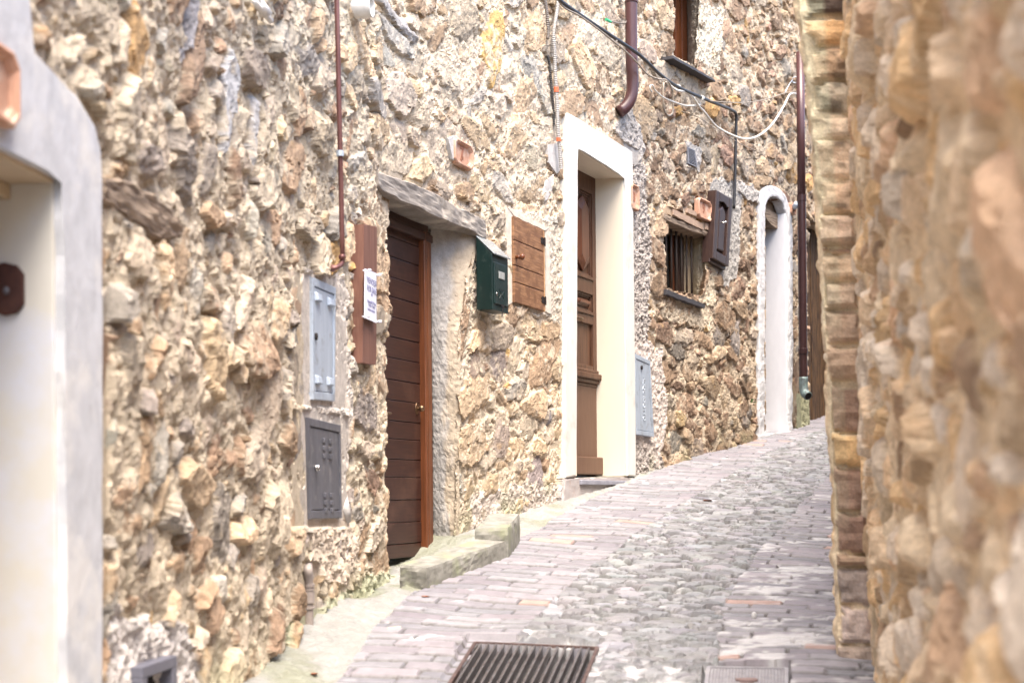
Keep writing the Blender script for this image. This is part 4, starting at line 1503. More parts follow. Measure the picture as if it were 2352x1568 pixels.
obj("shutter_surround", bm, M['lime_plaster'], hB)
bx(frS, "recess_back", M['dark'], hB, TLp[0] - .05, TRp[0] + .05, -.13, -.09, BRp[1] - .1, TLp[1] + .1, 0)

# ---- white framed door
O_ = pq(frW, [(1305, 259), (1378, 303), (1453, 349), (1461, 1094), (1299, 1098)], .045)
Ii = pq(frW, [(1327, 338), (1380, 372), (1435, 408), (1443, 1092), (1324, 1092)], .045)
pts = [O_[0], O_[1], O_[2], O_[3], Ii[3], Ii[2], Ii[1], Ii[0], Ii[4], O_[4]]
bm = BM()
wavy_prism(bm, frW, pts, -.02, .045, .10, .004, 31, .010)
obj("door_surround", bm, M['white_paint'], hB)
bm = BM()
aI1, aI0 = (Ii[2][0] + Ii[3][0]) / 2, (Ii[0][0] + Ii[4][0]) / 2
zw0, zw1 = frW.at(1376, 1094, -DW)[1] - .06, frW.at(1372, 413, -DW + .03)[1]
aLb = aI0 - .02
# right and left reveal, and the sloping soffit
prism(bm, frW, [(aI1 - .012, Ii[3][1]), (aI1 + .05, Ii[3][1]), (aI1 + .05, Ii[2][1] + .1), (aI1 - .012, Ii[2][1] + .02)], -DW, .030)
prism(bm, frW, [(aI0 - .06, Ii[4][1]), (aI0 + .004, Ii[4][1]), (aI0 + .004, Ii[0][1] + .02), (aI0 - .06, Ii[0][1] + .1)], -DW, .030)
hexa(bm, [frW.P(aI0 - .06, -DW, zw1), frW.P(aI1 + .05, -DW, zw1), frW.P(aI1 + .05, .030, Ii[2][1] - .004), frW.P(aI0 - .06, .030, Ii[0][1] - .004),
          frW.P(aI0 - .06, -DW, zw1 + .3), frW.P(aI1 + .05, -DW, zw1 + .3), frW.P(aI1 + .05, .030, Ii[2][1] + .12), frW.P(aI0 - .06, .030, Ii[0][1] + .12)])
obj("door_jamb", bm, M['cream_jamb'], hB)
# walnut leaf
wd = thing("door", "", "x", frW.P(aI0, -DW, zw0))
del wd['category'], wd['label']
wd.parent = hB
wd.matrix_parent_inverse = Matrix.Translation(-Vector(hB.location))
D_ = -DW
wl = lambda y: frW.at(1374, y, D_ + .02)[1]
za, zb_, zc, zd, ze, zf = wl(413), wl(672), wl(742), wl(862), wl(1053), wl(1092)
aR = aI1 - .014
aLw = aR - .98
bm = BM()
box(bm, frW, aLw, aR, D_ - .03, D_ + .010, zf, za, 0)
# stiles and rails
st_w = .07
box(bm, frW, aR - st_w, aR, D_ + .010, D_ + .034, zd, za, .004)
box(bm, frW, aLw, aLw + st_w, D_ + .010, D_ + .034, zd, za, .004)
amid = (aLw + aR) / 2
box(bm, frW, amid - .06, amid + .06, D_ + .010, D_ + .034, zd, za, .004)
for zz, hh in ((za - .13, .13), (zb_ - .02, .09), (zc - .03, .07), (zd, .06)):
    for u0, u1 in ((aLw + st_w, amid - .06), (amid + .06, aR - st_w)):
        box(bm, frW, u0, u1, D_ + .010, D_ + .0335, zz, zz + hh, .004)
obj("leaf", bm, M['walnut'], wd)
for u0, u1 in ((aLw + st_w, amid - .06), (amid + .06, aR - st_w)):
    bm = BM()
    for z0, z1 in ((zb_ + .07, za - .13), (zc + .04, zb_ - .02)):
        # moulding frame round the panel
        for k, (ins, dd) in enumerate(((0, .044), (.022, .030), (.036, .020))):
            i2 = ins + (.022, .014, .012)[k]
            box(bm, frW, u0 + ins, u0 + i2, D_ + .01, D_ + dd, z0 + ins, z1 - ins, .002)
            box(bm, frW, u1 - i2, u1 - ins, D_ + .01, D_ + dd, z0 + ins, z1 - ins, .002)
            box(bm, frW, u0 + i2, u1 - i2, D_ + .01, D_ + dd, z0 + ins, z0 + i2, .002)
            box(bm, frW, u0 + i2, u1 - i2, D_ + .01, D_ + dd, z1 - i2, z1 - ins, .002)
    obj("panel_moulding", bm, M['walnut'], wd)
    # raised lozenge in the tall panel, raised field in the small one
    bm = BM()
    z0, z1 = zb_ + .07 + .055, za - .13 - .055
    ca, cz = (u0 + u1) / 2, (z0 + z1) / 2
    hw_, hh_ = (u1 - u0) / 2 - .055, (z1 - z0) / 2
    outer_ = [(ca + hw_, cz + hh_ * .72), (ca, cz + hh_), (ca - hw_, cz + hh_ * .72), (ca - hw_, cz - hh_ * .72), (ca, cz - hh_), (ca + hw_, cz - hh_ * .72)]
    vo = [bm.verts.new(frW.P(a, D_ + .030, z)) for a, z in outer_]
    vm = [bm.verts.new(frW.P(a, D_ + .008, z)) for a, z in outer_]
    vi = [bm.verts.new(frW.P(ca + (a - ca) * .55, D_ + .052, cz + (z - cz) * .8)) for a, z in outer_]
    for k in range(6):
        bm.faces.new([vo[k], vo[(k + 1) % 6], vi[(k + 1) % 6], vi[k]])
        bm.faces.new([vm[k], vm[(k + 1) % 6], vo[(k + 1) % 6], vo[k]])
    bm.faces.new(vi)
    z0, z1 = zc + .04 + .05, zb_ - .02 - .05
    hexa(bm, [frW.P(u0 + .05, D_ + .008, z0), frW.P(u1 - .05, D_ + .008, z0), frW.P(u1 - .05, D_ + .008, z1), frW.P(u0 + .05, D_ + .008, z1),
              frW.P(u0 + .085, D_ + .048, z0 + .05), frW.P(u1 - .085, D_ + .048, z0 + .05), frW.P(u1 - .085, D_ + .048, z1 - .05), frW.P(u0 + .085, D_ + .048, z1 - .05)])
    obj("raised_panel", bm, M['walnut_red'], wd)
bm = BM()
for zz, hh, dd in ((zd - .045, .045, .070), (zd - .075, .03, .052), (zd - .10, .025, .034), (zd, .03, .046)):
    box(bm, frW, aLw, aR + .012, D_ + .01, D_ + dd, zz, zz + hh, .008)
obj("cornice_rail", bm, M['walnut'], wd)
bm = BM()
box(bm, frW, aLw, aR, D_ + .008, D_ + .028, ze, zd - .10, .004)
obj("lower_panel", bm, M['walnut_smooth'], wd)
bm = BM()
box(bm, frW, aLw, aR + .012, D_ + .008, D_ + .075, zf + .006, ze + .008, .008)
obj("kick_board", bm, M['walnut_smooth'], wd)
bm = BM()
a, z = frW.at(1325, 729, D_ + .09)
tube(bm, [frW.P(a + .01, D_ + .03, z), frW.P(a + .01, D_ + .085, z)], [.020, .011], 12)
tube(bm, [frW.P(a - .01, D_ + .085, z), frW.P(a + .02, D_ + .088, z), frW.P(a + .06, D_ + .088, z), frW.P(a + .10, D_ + .088, z - .002)], [.013, .010, .013, .016], 12)
obj("handle", bm, M['brass'], wd, smooth=True)
# slate threshold and its rough step
za_ = frW.at(1324, 1092, .05)[1]
bm = BM()
box(bm, frW, aI0 - .01, aI1 + .03, -DW - .02, .075, zw0 - .01, zw0 + .022, .004)
obj("threshold_slab", bm, M['slate_light'], hB)
bm = BM()
q = pq(frW, [(1300, 1099), (1452, 1098), (1462, 1100), (1458, 1116), (1340, 1160), (1300, 1166), (1296, 1150)], .06)
wavy_prism(bm, frW, q, -.25, .055, .06, .008, 71, .012)
obj("door_step", bm, M['step_cement'], hB)

# ---- barred window
Vf = frV
va0, va1 = Vf.at(1526, 600, -.30)[0] - .12, Vf.at(1598, 600, -.24)[0] + .03
vz0, vz1 = Vf.at(1560, 690, -.20)[1] - .05, Vf.at(1560, 500, -.20)[1] + .10
wnd = thing("window", "", "x", Vf.P(va0, -.25, vz0))
del wnd['category'], wnd['label']
wnd.parent = hC
wnd.matrix_parent_inverse = Matrix.Translation(-Vector(hC.location))
bx(Vf, "pane", M['glass_dark'], wnd, va0, va1, -.24, -.22, vz0, vz1, 0)
bm = BM()
wa = [Vf.at(x, 600, -.19)[0] for x in (1530, 1543, 1550, 1556, 1566)]
box(bm, Vf, wa[2], wa[4], -.22, -.17, vz0, vz1, .004)
box(bm, Vf, va0, va1, -.22, -.17, vz1 - .16, vz1, .004)
box(bm, Vf, va0, va1, -.22, -.17, vz0, vz0 + .10, .004)
obj("frame", bm, M['walnut_dark'], wnd)
bx(Vf, "casement", M['door_orange'], wnd, wa[1] + .01, wa[2], -.215, -.195, vz0 + .1, vz1 - .16, .003)
bx(Vf, "inner_jamb", M['cream_shade'], wnd, wa[4] + .03, va1, -.22, -.17, vz0, vz1 - .16, .003)
for x in (1530, 1542, 1553.5, 1565, 1577, 1588.5):
    bm = BM()
    a, zz0 = Vf.at(x, 676 + (x - 1530) * .35, -.10)
    a, _ = Vf.at(x, 600, -.10)
    tube(bm, [Vf.P(a, -.10, vz0), Vf.P(a, -.10, vz1)], .010, 8)
    obj("bar", bm, M['bar_iron'], wnd, smooth=True)
bm = BM()
q = pq(Vf, [(1529, 664), (1618, 700), (1617, 708), (1529, 676)], .05)
wavy_prism(bm, Vf, q, -.30, .06, .05, .004, 81, .006)
obj("window_sill", bm, M['slate'], hC)
# its decayed timber lintel and the brick course above
beam("timber_lintel", M['rotten'], hC, Vf, pq(Vf, [(1523, 490), (1530, 488), (1560, 503), (1600, 521), (1638, 532)], .03), pq(Vf, [(1523, 500), (1540, 508), (1570, 522), (1600, 534), (1638, 545)], .03), -.24, .016, .004, 83)
for px in ([(1548, 480), (1617, 514), (1617, 529), (1548, 493)], [(1580, 477), (1602, 488), (1602, 498), (1580, 488)], [(1622, 511), (1638, 520), (1638, 534), (1622, 526)]):
    bm = BM()
    wavy_prism(bm, Vf, pq(Vf, px, .03), -.05, .026, .04, .004, int(px[0][0]), .006)
    obj("brick_course", bm, M['brick'], hC)

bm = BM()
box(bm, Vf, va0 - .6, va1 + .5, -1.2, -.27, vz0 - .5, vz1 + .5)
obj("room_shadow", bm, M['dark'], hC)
# ---- upper window
ua0, ua1 = frU.at(1546, 60, -.2)[0] - .25, frU.at(1575, 60, -.22)[0]
uz0, uz1 = frU.at(1560, 140, -.2)[1] - .06, frU.at(1560, -60, -.1)[1] + .3
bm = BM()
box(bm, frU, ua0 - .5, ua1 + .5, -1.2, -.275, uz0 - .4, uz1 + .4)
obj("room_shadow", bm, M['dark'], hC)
uw = thing("window", "", "x", frU.P(ua0, -.25, uz0))
del uw['category'], uw['label']
uw.parent = hC
uw.matrix_parent_inverse = Matrix.Translation(-Vector(hC.location))
bx(frU, "pane", M['glass_dark'], uw, ua0, ua1, -.27, -.255, uz0, uz1, 0)
bm = BM()
uu = [frU.at(x, 60, -.2)[0] for x in (1550, 1559, 1562, 1574)]
box(bm, frU, uu[0], uu[1], -.26, -.19, uz0, uz1, .004)
box(bm, frU, uu[2], uu[3], -.26, -.18, uz0, uz1, .004)
box(bm, frU, uu[1], uu[2], -.26, -.21, uz0, uz1, .002)
obj("frame", bm, M['door_orange'], uw)
bm = BM()
q = pq(frU, [(1544, 128), (1641, 185), (1641, 189), (1544, 135)], .09)
wavy_prism(bm, frU, q, -.25, .10, .08, .003, 91, .005)
obj("window_sill", bm, M['slate'], hC)

# ---- arched white doorway
bm = BM()


def arch_px(xl, xr, yt, ysl, ysr, ybl, ybr, n=12):
    """outline: bottom left up, over the arch, down to bottom right"""
    pts = [(xl, ybl), (xl, ysl)]
    for i in range(1, n):
        t = math.pi * (1 - i / n)
        cxx, hx = (xl + xr) / 2, (xr - xl) / 2
        ym = ysl + (ysr - ysl) * i / n
        rise = (ysl + ysr) / 2 - yt
        pts.append((cxx + hx * math.cos(t), ym - rise * math.sin(t)))
    pts += [(xr, ysr), (xr, ybr)]
    return pts


oa = pq(frD, arch_px(1745, 1822, 428, 462, 522, 1012, 988), .04)
ia = pq(frD, arch_px(1758, 1811, 452, 486, 522, 1002, 990), .04)
def refine(P_, step):
    P_ = np.array(P_)
    cum = np.concatenate([[0], np.cumsum(np.hypot(*np.diff(P_, axis=0).T))])
    u = np.linspace(0, 1, step)
    return np.stack([np.interp(u * cum[-1], cum, P_[:, i]) for i in (0, 1)], 1), u


OA, _u = refine(oa, 260)
IA, _u = refine(ia, 260)
prof_ = [(0, -.06), (0, .0), (0, .026), (.04, .036), (.2, .040), (.4, .040), (.6, .040), (.8, .040), (.96, .036), (1, .026), (1, 0), (1, -.06)]
rings = []
for k in range(len(OA)):
    row = []
    for w_, d_ in prof_:
        p = OA[k] * (1 - w_) + IA[k] * w_
        nz_ = .006 * float(fbm(p[0] * 9, p[1] * 9, 700, 3)) + .003 * float(fbm(p[0] * 40, p[1] * 40, 701, 2))
        ny_ = .010 * float(fbm(p[0] * 5 + w_ * 7, p[1] * 7, 702, 3)) * (1 if w_ in (0, 1) else .3)
        row.append(bm.verts.new(frD.P(p[0] + ny_, d_ + nz_, p[1])))
    rings.append(row)
for k in range(len(rings) - 1):
    for j in range(len(prof_) - 1):
        bm.faces.new([rings[k][j], rings[k][j + 1], rings[k + 1][j + 1], rings[k + 1][j]])
obj("door_surround", bm, M['limewash'], hD)
bm = BM()
zd0, zd1 = frD.at(1815, 1000, .0)[1] - .02, frD.at(1812, 525, .0)[1] + .12
aI = ia[-1][0]
box(bm, frD, aI - .01, aI + .05, -DD + .035, .03, zd0, zd1, .005)
obj("door_jamb", bm, M['limewash_smooth'], hD)
aDl = ia[0][0]
bx(frD, "door", M['walnut_dark'], hD, aDl - .2, aI + .05, -DD - .08, -DD - .03, zd0, zd1 + .5, .004)
bm = BM()
q = pq(frD, [(1757, 500), (1770, 516), (1790, 530), (1814, 536), (1814, 500), (1790, 496), (1772, 486), (1757, 478)], -.06)
wavy_prism(bm, frD, [(a + (.1 if i in (3, 4) else 0), z) for i, (a, z) in enumerate(q)], -DD - .03, -.05, .05, .010, 95, .010)
obj("timber_lintel", bm, M['rotten'], hD)
bm = BM()
q = pq(frD, [(1757, 482), (1772, 490), (1790, 500), (1816, 506), (1816, 470), (1795, 444), (1775, 440), (1757, 455)], -.10)
wavy_prism(bm, frD, q, -DD, -.09, .05, .015, 96, .012)
obj("stone_tympanum", bm, M['upper'], hD)
bm = BM()
q = pq(frD, [(1745, 1000), (1762, 1000), (1812, 990), (1832, 984), (1832, 1000), (1800, 1012), (1745, 1028)], .05)
wavy_prism(bm, frD, q, -DD, .05, .06, .012, 97, .012)
obj("door_step", bm, M['limewash'], hD)
# far dark doorway
ed0, ez0 = frE.at(1853, 975, -.16)
ed1, ez1 = frE.at(1893, 500, -.16)
bm = BM()
na = 6
ed1 += 1.3
for i in range(na):
    w_ = (ed1 + .1 - ed0 + .2) / na
    box(bm, frE, ed0 - .2 + i * w_ + .003, ed0 - .2 + (i + 1) * w_ - .003, -.26, -.16 + .006 * (i % 2), ez0 - .1, ez1 + .1, .008)
obj("door", bm, M['old_gold'], hD)
bx(frE, "door_step", M['kerb'], hD, ed0 - .1, ed1 + .3, -.2, .06, ez0 - .3, ez0 + .02, .012)

# ------------------------------------------------------------------ things fixed to or standing by the walls
# green mailbox
frM = Fr(1094, 1170, 620)
aM0 = frM.at(1094, 620, .0)[0]
dM = .14
zM0, zM1 = frM.at(1131, 709, dM)[1], frM.at(1131, 583, dM)[1]
aM0 = frM.at(1131, 640, dM)[0]
aM1 = frM.at(1167, 640, dM)[0]
zMt = frM.at(1094, 541, .02)[1]
mb = thing("mailbox", "dark green metal mailbox with sky sheen painted on its pitched lid, beside the pine shutter", "mailbox", frM.P(aM0, 0, zM0))
dback = frM.depth_for(aM0, 1094, 620)
bm = BM()
hexa(bm, [frM.P(aM0, dback, zM0), frM.P(aM1, dback, zM0), frM.P(aM1, dM, zM0 - .004), frM.P(aM0, dM, zM0 - .004),
          frM.P(aM0, dback, zMt - .012), frM.P(aM1, dback, zMt - .012), frM.P(aM1, dM, zM1), frM.P(aM0, dM, zM1)], .003)
obj("body", bm, M['green_box'], mb)
bm = BM()
hexa(bm, [frM.P(aM0 - .003, dback, zMt - .011), frM.P(aM1 + .006, dback, zMt - .011), frM.P(aM1 + .006, dM + .014, zM1 - .004), frM.P(aM0 - .003, dM + .014, zM1 - .004),
          frM.P(aM0 - .003, dback, zMt - .004), frM.P(aM1 + .006, dback, zMt - .004), frM.P(aM1 + .006, dM + .016, zM1 + .004), frM.P(aM0 - .003, dM + .016, zM1 + .004)], .002)
obj("lid", bm, M['lid_sky_sheen'], mb)
fa0, fa1 = aM0 + .018, aM1 - .016
fz0, fz1 = zM0 + .035, zM1 - .045
mdoor = bx(frM, "door", M['green_box'], mb, fa0, fa1, dM - .005, dM + .007, fz0, fz1, .003)
fw = fa1 - fa0
bm = BM()
ax_, zx_ = fa0 + fw * .50, fz1 - .07
box(bm, frM, ax_ - fw * .21, ax_ + fw * .21, dM + .006, dM + .011, zx_ - .022, zx_ + .022, .002)
obj("name_plate", bm, M['chrome_plate'], mdoor)
bm = BM()
ax_, zx_ = fa0 + fw * .52, fz1 - .185
for (p0, p1) in (((-.2, .03), (.2, .03)), ((.2, .03), (.2, -.03)), ((.2, -.03), (-.2, -.03)), ((-.2, -.03), (-.2, .03)), ((-.2, .03), (0, -.004)), ((0, -.004), (.2, .03)), ((-.2, -.03), (-.04, .002)), ((.2, -.03), (.04, .002))):
    tube(bm, [frM.P(ax_ + p0[0] * fw, dM + .0075, zx_ + p0[1]), frM.P(ax_ + p1[0] * fw, dM + .0075, zx_ + p1[1])], .0016, 6)
obj("envelope_emblem", bm, M['green_box'], mdoor)
bm = BM()
text_bm(bm, frM, "7", .105, fa0 + fw * .56, fz1 - .285, dM + .008, .001, width=fw * .24)
obj("numeral", bm, M['iron'], mdoor)
bm = BM()
prism(bm, frM, [(fa0 + fw * .15 + .009 * math.cos(t), fz1 - .19 + .011 * math.sin(t)) for t in np.linspace(0, 6.283, 13)[:-1]], dM + .005, dM + .010, .001)
obj("lock", bm, M['chrome'], mdoor)


# meter cabinets
def cabinet(px4, m, d, label, kind):
    xs = [p[0] for p in px4]
    fr = Fr(min(xs) - 4, max(xs) + 4, np.mean([p[1] for p in px4]))
    TL, TR, BR, BL = pq(fr, px4, d)
    t = thing("meter_cabinet", label, "meter cabinet", fr.P(BL[0], 0, BL[1]), "metal meter cabinets in the walls")
    def Lq(u, v):
        return tuple((np.array(TL) * (1 - u) + np.array(TR) * u) * (1 - v) + (np.array(BL) * (1 - u) + np.array(BR) * u) * v)
    W_, H_ = TR[0] - TL[0], TL[1] - BL[1]
    bm = BM()
    fu, fv = .022 / W_, .035 / H_
    for q in ([(0, 0), (1, 0), (1, fv), (0, fv)], [(0, 1 - fv), (1, 1 - fv), (1, 1), (0, 1)], [(0, fv), (fu, fv), (fu, 1 - fv), (0, 1 - fv)],
              [(1 - fu, fv), (1, fv), (1, 1 - fv), (1 - fu, 1 - fv)]):
        prism(bm, fr, [Lq(*c) for c in q], d - .10, d, .003)
    obj("frame", bm, m, t)
    e = .004
    dr = bm = BM()
    prism(bm, fr, [Lq(fu + e / W_, fv + e / H_), Lq(1 - fu - e / W_, fv + e / H_), Lq(1 - fu - e / W_, 1 - fv - e / H_), Lq(fu + e / W_, 1 - fv - e / H_)], d - .10, d - .005, .002)
    dr = obj("door", bm, m, t)
    return t, dr, fr, Lq, W_, H_


t, dr, fr, Lq, W_, H_ = cabinet([(719, 636), (772, 660), (770, 921), (720, 917)], M['galv'], .026, "light galvanised meter cabinet with four louvre tabs, above the dark one", 0)
for u, v in ((.22, .145), (.76, .145), (.22, .83), (.76, .83)):
    bm = BM()
    a, z = Lq(u, v)
    hexa(bm, [fr.P(a - .038, .019, z - .022), fr.P(a + .038, .019, z - .022), fr.P(a + .030, .040, z - .018), fr.P(a - .030, .040, z - .018),
              fr.P(a - .038, .019, z + .018), fr.P(a + .038, .019, z + .018), fr.P(a + .030, .034, z + .012), fr.P(a - .030, .034, z + .012)], .003)
    obj("louvre_tab", bm, M['galv'], dr)
bm = BM()
a, z = Lq(.13, .48)
prism(bm, fr, [(a + .013 * math.cos(q), z + .016 * math.sin(q)) for q in np.linspace(0, 6.283, 13)[:-1]], .018, .031, .002)
obj("lock", bm, M['iron'], dr)
t, dr, fr, Lq, W_, H_ = cabinet([(709, 958), (783, 976), (786, 1189), (715, 1191)], M['galv_dark'], .028, "dark grey meter cabinet with two blocks of square vents, below the light one", 0)
for v0 in (.20, .76):
    for i in range(3):
        for k in range(2):
            bm = BM()
            a, z = Lq(.46 + k * .20, v0 + i * .078)
            box(bm, fr, a - .017, a + .017, .021, .034, z - .011, z + .011, .003)
            obj("vent_boss", bm, M['galv_dark'], dr)
bm = BM()
a, z = Lq(.20, .49)
tube(bm, [fr.P(a, .022, z), fr.P(a, .034, z)], .014, 14)
tube(bm, [fr.P(a, .033, z + .012), fr.P(a, .040, z - .012)], .005, 8)
obj("lock", bm, M['chrome'], dr, smooth=True)
t, dr, fr, Lq, W_, H_ = cabinet([(1459, 812), (1494, 828), (1503, 1003), (1462, 997)], M['galv'], .05, "pale blue-grey cabinet with raised lettering against the white door frame", 0)
bm = BM()
a, z = Lq(.50, .53)
text_bm(bm, fr, "ACQUEDOTTO", .05, a, z, .048, .002, rot=-math.pi / 2)
obj("lettering", bm, M['galv_bright'], dr)
bm = BM()
a, z = Lq(.40, .14)
prism(bm, fr, [(a + .014 * math.cos(q), z + .017 * math.sin(q)) for q in np.linspace(0, 6.283, 13)[:-1]], .044, .056, .002)
obj("lock", bm, M['iron'], dr)
# small open grey box low on the near wall
frG = Fr(310, 400, 1540)
q4 = pq(frG, [(316, 1534), (396, 1500), (396, 1640), (316, 1660)], .03)
gb = thing("utility_box", "small open grey plastic box low on the near wall, at the bottom edge", "utility box", frG.P(q4[0][0], 0, q4[0][1] - .2))
zt_ = q4[0][1]
a0_, a1_ = q4[0][0], q4[1][0]
bm = BM()
dz_ = q4[1][1] - q4[0][1]
box(bm, frG, a0_, a1_, -.08, .045, zt_ - .035 + dz_ * .5, zt_ + dz_ * .5, .004)
box(bm, frG, a0_, a0_ + .04, -.08, .045, zt_ - .30, zt_ - .034 + dz_ * .5, .004)
box(bm, frG, a1_ - .04, a1_, -.08, .045, zt_ - .30, zt_ - .034 + dz_ * .5, .004)
obj("casing", bm, M['grey_plastic'], gb)
bx(frG, "back_plate", M['dark'], gb, a0_ + .04, a1_ - .04, -.075, .0, zt_ - .30, zt_ - .04, 0)

# red-brown plank with the sale notice
frP = Fr(833, 869, 680)
q = pq(frP, [(836, 515), (866, 521), (864, 838), (833, 833)], .05)
bm = BM()
wavy_prism(bm, frP, q, -.03, .05, .07, .003, 51, .004)
tag(obj("wood_plank", bm, M['plank']), "upright red-brown plank fixed to the wall left of the dark door", "plank")
q = pq(frP, [(841, 617), (867, 628), (867, 742), (840, 730)], .075)
sg_ = thing("sale_notice", "white for-sale notice in a clear sleeve pinned to the brown plank", "notice", frP.P(q[3][0], .075, q[3][1]))
bm = BM()
wq = lambda u, v: tuple((np.array(q[0]) * (1 - u) + np.array(q[1]) * u) * (1 - v) + (np.array(q[3]) * (1 - u) + np.array(q[2]) * u) * v)
nU = 10
fr_, bk_ = [], []
for i in range(nU + 1):
    u = i / nU
    bow = .003 * math.sin(math.pi * u)
    col_f = [bm.verts.new(frP.P(*(lambda c: (c[0], .070 + bow, c[1]))(wq(u, v)))) for v in (0, 1)]
    col_b = [bm.verts.new(frP.P(*(lambda c: (c[0], .067 + bow, c[1]))(wq(u, v)))) for v in (0, 1)]
    fr_.append(col_f)
    bk_.append(col_b)
for i in range(nU):
    bm.faces.new([fr_[i][0], fr_[i][1], fr_[i + 1][1], fr_[i + 1][0]])
    bm.faces.new([bk_[i][0], bk_[i + 1][0], bk_[i + 1][1], bk_[i][1]])
    bm.faces.new([fr_[i][0], fr_[i + 1][0], bk_[i + 1][0], bk_[i][0]])
    bm.faces.new([fr_[i][1], bk_[i][1], bk_[i + 1][1], fr_[i + 1][1]])
bm.faces.new([fr_[0][0], bk_[0][0], bk_[0][1], fr_[0][1]])
bm.faces.new([fr_[-1][0], fr_[-1][1], bk_[-1][1], bk_[-1][0]])
sheet = obj("sheet", bm, M['paper'], sg_)
wN = q[1][0] - q[0][0]
for body, sz, v, wid in (("VENDESI", .040, .22, .78), ("FOR SALE", .040, .385, .80), ("Ref", .020, .48, .14), ("Beautiful View", .022, .635, .74), ("Bella Vista", .022, .705, .55), ("info@casa", .018, .80, .60)):
    bm = BM()
    if body.startswith("info"):
        # the last line is too small to read in the photo: a row of short strokes
        ca_, cz_ = wq(.5, v)
        for k in range(14):
            aa = ca_ + (k - 6.5) / 14 * wN * .62
            box(bm, frP, aa - wN * .015, aa + wN * .012, .0728, .0742, cz_ - .004, cz_ + .004 + .003 * (k % 3 == 0))
    else:
        ca_, cz_ = wq(.53, v)
        text_bm(bm, frP, body, sz, ca_, cz_, .0738, .0006, width=wN * wid)
    obj("lettering", bm, M['ink'], sheet)
for u, v in ((.06, .03), (.97, .03), (.03, .965), (.98, .97)):
    bm = BM()
    a, z = wq(u, v)
    tube(bm, [frP.P(a, .055, z), frP.P(a, .080, z)], .004, 10)
    tube(bm, [frP.P(a, .078, z), frP.P(a, .096, z)], [.0055, .007], 10)
    obj("push_pin", bm, M['paper'], sg_, smooth=True)

# rotten beam stub in the near wall
frR = Fr(240, 425, 470)
rbm = beam("rotten_beam", M['rotten'], None, frR, pq(frR, [(247, 404), (300, 414), (360, 447), (400, 482), (425, 520)], .04), pq(frR, [(247, 458), (270, 470), (330, 518), (380, 550), (425, 545)], .04), -.05, .032, .009, 15, (10, 55))
tag(rbm, "rotten fibrous beam end bedded in the near wall by the grey door frame", "beam")

# dark panelled shutter further along
frK = Fr(1636, 1686, 520)
q4 = pq(frK, [(1646, 436), (1683, 458), (1674, 612), (1638, 592)], .085)
ks = thing("shutter_box", "dark brown panelled cupboard shutter to the right of the barred window", "shutter", frK.P(q4[3][0], 0, q4[3][1]))
KL = lambda u, v: tuple((np.array(q4[0]) * (1 - u) + np.array(q4[1]) * u) * (1 - v) + (np.array(q4[3]) * (1 - u) + np.array(q4[2]) * u) * v)
bm = BM()
prism(bm, frK, [KL(0, 0), KL(1, 0), KL(1, 1.05), KL(0, 1.05)], -.02, .055, .006)
obj("body", bm, M['walnut_dark'], ks)
bm = BM()
for qq in ([(0, 0), (.2, 0), (.2, 1), (0, 1)], [(.8, 0), (1, 0), (1, 1), (.8, 1)], [(.2, .88), (.8, .88), (.8, 1), (.2, 1)],
           [(.2, 0), (.8, 0), (.8, .16), (.68, .155), (.5, .10), (.32, .135), (.2, .14)]):
    prism(bm, frK, [KL(*c) for c in qq], .050, .085, .006)
obj("frame", bm, M['walnut_dark'], ks)
bm = BM()
prism(bm, frK, [KL(.30, .24), KL(.5, .17), KL(.70, .25), KL(.70, .83), KL(.30, .83)], .050, .074, .012)
obj("panel", bm, M['walnut_dark'], ks)
bm = BM()
a, z = KL(.46, .42)
tube(bm, [frK.P(a, .06, z), frK.P(a, .105, z)], .006, 8)
ball(bm, frK.P(a + .004, .11, z), .012, .012, .012)
obj("knob", bm, M['chrome'], ks, smooth=True)

# vent louvre
frX = Fr(1574, 1606, 360)
q4 = pq(frX, [(1579, 337), (1596, 345), (1602, 385), (1581, 376)], .03)
vt = thing("air_vent", "small grey louvred vent set in cement above the barred window", "vent", frX.P(q4[3][0], 0, q4[3][1]))
bm = BM()
XL = lambda u, v: tuple((np.array(q4[0]) * (1 - u) + np.array(q4[1]) * u) * (1 - v) + (np.array(q4[3]) * (1 - u) + np.array(q4[2]) * u) * v)
prism(bm, frX, [XL(0, 0), XL(1, 0), XL(1, 1), XL(0, 1)], -.02, .022, .002)
obj("backing", bm, M['grey_plastic'], vt)
bm = BM()
for qq in ([(0, 0), (1, 0), (1, .08), (0, .08)], [(0, .92), (1, .92), (1, 1), (0, 1)], [(0, .08), (.1, .08), (.1, .92), (0, .92)], [(.9, .08), (1, .08), (1, .92), (.9, .92)]):
    prism(bm, frX, [XL(*c) for c in qq], .015, .032, .002)
obj("frame", bm, M['galv_mid'], vt)
for k in range(9):
    bm = BM()
    v = .13 + k * .088
    prism(bm, frX, [XL(.12, v), XL(.88, v), XL(.88, v + .045), XL(.12, v + .045)], .018, .034, .002)
    obj("slat", bm, M['galv_mid'], vt)


# ---- pipes
def pipe(name, m, px, d, r, label, cat, seg=14, sp=True, extra=None):
    pts = [wallpt(x, y, dd) for (x, y), dd in zip(px, d if isinstance(d, (list, tuple)) else [d] * len(px))]
    t = thing(name, label, cat, min(pts, key=lambda p: p.z))
    bm = BM()
    tube(bm, spline(pts, .03) if sp else pts, r, seg)
    obj("tube", bm, m, t, smooth=True)
    return t, pts


